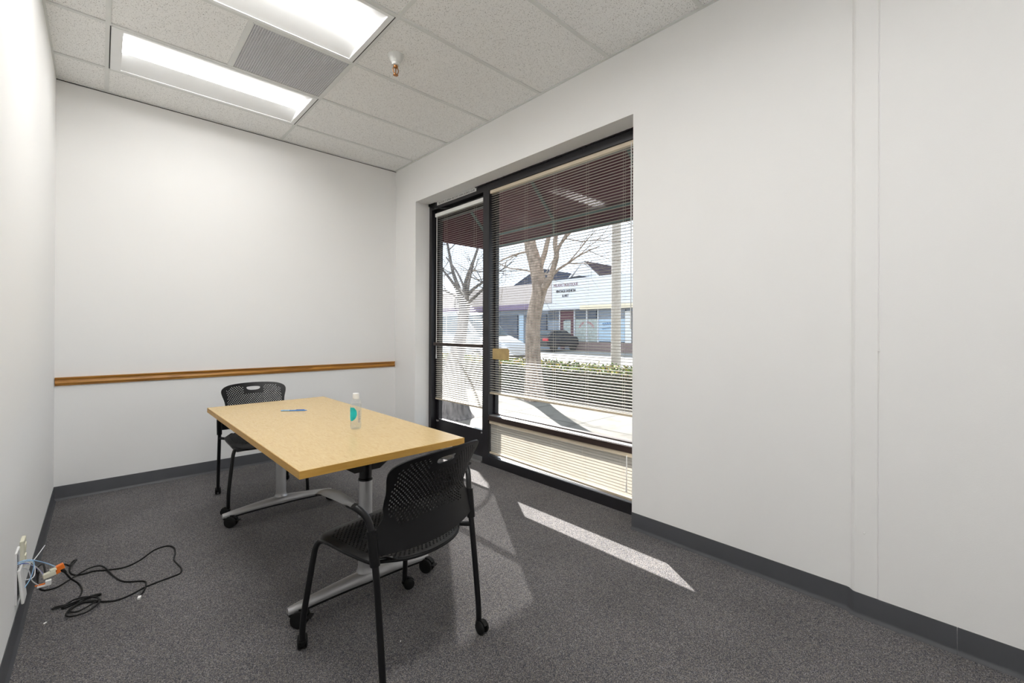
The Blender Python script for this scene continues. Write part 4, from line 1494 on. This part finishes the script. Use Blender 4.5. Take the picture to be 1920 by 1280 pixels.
def win_part(y0_, y1_, z0_, z1_, m, nm='window', d=0.45):
    b = new_bm()
    box(b, BX + d, BX + d + 0.14, y0_, y1_, z0_, z1_)
    return wob(nm, b, m, sh)
win_part(20.42, 21.5, 2.05, 2.70, 'shopdark')
win_part(20.42, 21.5, 0.35, 2.0, 'shopgrey')
win_part(20.05, 20.34, GZ, 2.68, 'maroon', 'door_frame')
win_part(19.13, 20.05, 2.05, 2.68, 'maroon', 'door_frame')
win_part(19.13, 19.40, GZ, 2.05, 'maroon', 'door_frame')
win_part(19.40, 20.05, 0.45, 1.95, 'poster', 'shop_door')
win_part(18.06, 18.95, 2.10, 2.68, 'shopdark')
win_part(17.26, 17.95, 2.08, 2.66, 'shopdark')
win_part(17.15, 18.98, 0.55, 2.02, 'poster', 'display_window')
win_part(15.1, 17.08, 2.06, 2.62, 'shopgrey')
win_part(15.1, 17.05, 0.58, 2.02, 'shopblue', 'display_window')
win_part(14.62, 15.05, GZ, 2.5, 'whiterail', 'pilaster', 0.40)
win_part(13.4, 14.58, GZ, 2.5, 'shopdark', 'shop_door')
win_part(10.2, 13.2, 0.5, 2.5, 'shopdark')
for yy in (19.06, 18.0, 17.1, 20.38):
    win_part(yy - 0.04, yy + 0.04, 0.5, 2.7, 'fascia', 'mullion', 0.40)
def sign(txt, y, z, w_, h_, m, d=0.0):
    b = text_bm(txt, w_, h_, 0.03)
    return wob('sign_lettering', facing_room(b, BX + d, y, z), m, sh)
sign('MILANO BOUTIQUE', 19.50, 4.42, 2.15, 0.24, 'greysign')
sign('VINTAGE FASHION', 19.49, 4.00, 1.72, 0.20, 'ink')
sign('& ART', 19.50, 3.69, 0.56, 0.19, 'ink')
# arched red lettering strokes and blue script strokes on the display windows
b = new_bm()
for k in range(13):
    if k in (5,):
        continue
    a = math.radians(155 - 130 * k / 12)
    c = Vector((BX + 0.445, 18.05 - 0.62 * math.cos(a) , 1.22 + 0.62 * math.sin(a)))
    t_ = Vector((0, -math.sin(a), -math.cos(a)))
    o_ = Vector((0, -math.cos(a), math.sin(a)))
    tube(b, [c - o_ * 0.06, c + o_ * 0.06], 0.022, 5)
    tube(b, [c + o_ * 0.05, c + o_ * 0.05 + t_ * 0.07], 0.018, 5)
wob('sign_lettering', b, 'redsign', sh)
b = new_bm()
pts = []
for k in range(40):
    u = k / 39
    pts.append((BX + 0.44, 16.75 - 0.85 * u, 1.68 + 0.12 * u + 0.09 * math.sin(u * 34)))
tube(b, pts, 0.02, 5)
wob('sign_lettering', b, 'bluesign', sh)
b = new_bm()
pts = [(BX + 0.44, 16.80 - 0.85 * k / 29, 1.40 + 0.1 * k / 29 + 0.06 * math.sin(k * 1.3)) for k in range(30)]
tube(b, pts, 0.018, 5)
wob('sign_lettering', b, 'bluesign', sh)

s2 = empty('stucco_shop', (BX, 30, GZ))
tag(s2, 'beige stucco shop with a purple band left of the boutique sign', 'building')
bm = new_bm()
box(bm, BX - 0.05, BX + 3.8, 20.76, 60, 3.25, 4.74)
wob('fascia', bm, 'stucco', s2)
bm = new_bm()
box(bm, BX - 0.10, BX + 3.8, 21.62, 60, 2.86, 3.25)
wob('purple_band', bm, 'purple', s2)
bm = new_bm()
box(bm, BX + 0.8, BX + 3.8, 21.62, 60, GZ - 0.05, 2.86)
wob('wall', bm, 'shopgrey', s2)
for k in range(6):
    y0_ = 21.9 + 3.1 * k
    b = new_bm()
    box(b, BX + 0.7, BX + 0.85, y0_, y0_ + 2.2, 0.35, 2.5)
    wob('window', b, 'shopdark', s2)
    b = new_bm()
    box(b, BX + 0.7, BX + 0.85, y0_ + 2.4, y0_ + 2.9, 0.2, 2.5)
    wob('panel', b, 'shopblue', s2)

gb = empty('gabled_house', (30, 19, GZ))
tag(gb, 'pale gabled roof peak rising behind the boutique fascia', 'building')
bm = new_bm()
prism(bm, [(22.6, 0), (22.6, 5.55), (21.47, 6.74), (20.1, 5.45), (20.1, 0)], 'x', 28.0, 28.3)
wob('gable_wall', bm, 'gable', gb)
bm = new_bm()
prism(bm, [(21.47, 6.86), (21.47, 6.74), (19.95, 5.36), (19.95, 5.50)], 'x', 27.9, 28.05)
prism(bm, [(21.47, 6.86), (21.47, 6.74), (22.95, 5.36), (22.95, 5.50)], 'x', 27.9, 28.05)
wob('barge_board', bm, 'gable', gb)
bm = new_bm()
prism(bm, [(21.47, 6.84), (19.95, 5.48), (19.95, 5.34), (21.47, 6.70)], 'x', 28.05, 32.4)
prism(bm, [(21.47, 6.84), (22.95, 5.48), (22.95, 5.34), (21.47, 6.70)], 'x', 28.05, 32.4)
wob('roof', bm, 'shinglebrown', gb)
bm = new_bm()
box(bm, 28.3, 32.4, 20.1, 22.6, GZ - 0.05, 5.45)
wob('wall', bm, 'gable', gb)

rf = empty('roof_building', (29, 26, GZ))
tag(rf, 'dark hipped roof behind the leaning tree', 'building')
bm = new_bm()
b2 = new_bm()
v_ = [b2.verts.new(p) for p in ((27.5, 30.5, 4.7), (27.5, 20.6, 5.40), (30.5, 28.0, 7.1), (30.5, 29.0, 7.1), (33.5, 20.6, 5.40), (33.5, 30.5, 4.7))]
for f in ((0, 1, 2, 3), (1, 4, 2), (4, 5, 3, 2), (5, 0, 3), (0, 5, 4, 1)):
    b2.faces.new([v_[i] for i in f])
merge(bm, b2)
wob('roof', bm, 'shingle', rf)
bm = new_bm()
box(bm, 28, 33, 21, 30, GZ - 0.05, 5.0)
wob('wall', bm, 'gable', rf)

# vehicles
def wheel_part(root, x, y, r, w_):
    b = new_bm()
    lathe(b, [(r * 0.3, -w_ / 2), (r * 0.9, -w_ / 2), (r, -w_ / 2 + 0.03), (r, w_ / 2 - 0.03), (r * 0.9, w_ / 2), (r * 0.3, w_ / 2)], (x, y, GZ - 0.05 + r), 24, 'x')
    t_ = wob('wheel', b, 'tyre', root, 40)
    b = new_bm()
    lathe(b, [(r * 0.1, -w_ / 2 - 0.012), (r * 0.62, -w_ / 2 - 0.008), (r * 0.62, -w_ / 2 + 0.02)], (x, y, GZ - 0.05 + r), 20, 'x')
    b.transform(Matrix.Translation(-Vector(root.location)))
    ob('hub_cap', b, 'alu', t_, 40)

vn = empty('white_van', (10.9, 13.9, GZ - 0.05))
tag(vn, 'white van parked beyond the hedge, windshield sloping beside the mullion', 'van')
vx0, vx1 = 10.0, 11.8
VDY = 1.7
def vob(name, bm, m, smooth=None):
    bm.transform(Matrix.Translation((0, VDY, 0)))
    return wob(name, bm, m, vn, smooth)
bm = new_bm()
b2 = new_bm()
prism(b2, [(9.95, 0.28), (9.93, 0.62), (10.05, 0.78), (10.75, 1.02), (11.15, 1.08), (14.6, 1.10), (14.75, 0.9), (14.75, 0.28)], 'x', vx0, vx1)
bmesh.ops.bevel(b2, geom=[e_ for e_ in b2.edges], offset=0.05, segments=2, affect='EDGES')
merge(bm, b2)
b2 = new_bm()
prism(b2, [(10.80, 1.02), (11.95, 1.90), (12.2, 1.97), (14.3, 1.95), (14.65, 1.06)], 'x', vx0 + 0.10, vx1 - 0.10)
bmesh.ops.bevel(b2, geom=[e_ for e_ in b2.edges], offset=0.05, segments=2, affect='EDGES')
merge(bm, b2)
vob('body', bm, 'carwhite', 40)
bm = new_bm()
v_ = [(vx0 + 0.2, 10.83, 1.06), (vx1 - 0.2, 10.83, 1.06), (vx1 - 0.26, 11.88, 1.86), (vx0 + 0.26, 11.88, 1.86)]
vv = [bm.verts.new((p[0], p[1] - 0.018, p[2] + 0.018)) for p in v_]
bm.faces.new(vv)
bmesh.ops.solidify(bm, geom=list(bm.faces), thickness=0.012)
vob('windshield', bm, 'carglass')
for ya, yb, yc_, yd in ((11.15, 12.75, 12.75, 11.95), (12.85, 14.45, 14.15, 12.85)):
    bm = new_bm()
    prism(bm, [(ya, 1.13), (yb, 1.13), (yc_, 1.82), (yd, 1.82)], 'x', vx0 + 0.09, vx0 + 0.104)
    vob('side_window', bm, 'carglass')
bm = new_bm()
rbox(bm, vx0 - 0.01, vx0 + 0.25, 9.92, 10.15, 0.60, 0.75, 0.03)
vob('headlight', bm, 'plate')
bm = new_bm()
box(bm, vx0 - 0.012, vx1 + 0.012, 9.90, 14.78, 0.24, 0.34)
vob('bumper', bm, 'tyre')
for y in (10.75, 13.8):
    for x in (vx0 + 0.08, vx1 - 0.08):
        wheel_part(vn, x, y + VDY, 0.32, 0.2)

cr = empty('dark_car', (22.0, 19.1, GZ - 0.05))
def cob(name, bm, m, smooth=None):
    bm.transform(Matrix.Translation((0, 1.0, 0)))
    return wob(name, bm, m, cr, smooth)
tag(cr, 'dark car with red tail lights parked nose in at the shops', 'car')
bm = new_bm()
b2 = new_bm()
prism(b2, [(20.3, 0.25), (20.25, 0.75), (20.4, 0.92), (22.8, 0.95), (23.35, 0.80), (23.4, 0.25)], 'y', 17.2, 19.05)
bmesh.ops.bevel(b2, geom=[e_ for e_ in b2.edges], offset=0.07, segments=2, affect='EDGES')
merge(bm, b2)
b2 = new_bm()
prism(b2, [(20.55, 0.88), (21.1, 1.28), (22.2, 1.32), (22.9, 0.92)], 'y', 17.35, 18.9)
bmesh.ops.bevel(b2, geom=[e_ for e_ in b2.edges], offset=0.07, segments=2, affect='EDGES')
merge(bm, b2)
cob('body', bm, 'carblack', 40)
bm = new_bm()
vv = [bm.verts.new(p) for p in ((20.66, 17.5, 0.99), (20.66, 18.75, 0.99), (21.05, 18.65, 1.26), (21.05, 17.6, 1.26))]
bm.faces.new(vv)
bmesh.ops.solidify(bm, geom=list(bm.faces), thickness=0.015)
cob('rear_window', bm, 'carglass')
for ya, yb in ((18.60, 19.03), (17.22, 17.65)):
    bm = new_bm()
    rbox(bm, 20.235, 20.45, ya, yb, 0.62, 0.80, 0.03)
    cob('tail_light', bm, 'taillight')
bm = new_bm()
box(bm, 20.235, 20.262, 17.95, 18.32, 0.60, 0.74)
cob('licence_plate', bm, 'plate')
for x in (20.95, 22.85):
    for y in (17.32, 18.93):
        b = new_bm()
        lathe(b, [(0.1, -0.1), (0.29, -0.1), (0.32, -0.07), (0.32, 0.07), (0.29, 0.1), (0.1, 0.1)], (x, y, GZ - 0.05 + 0.32), 20, 'y')
        cob('wheel', b, 'tyre', 40)
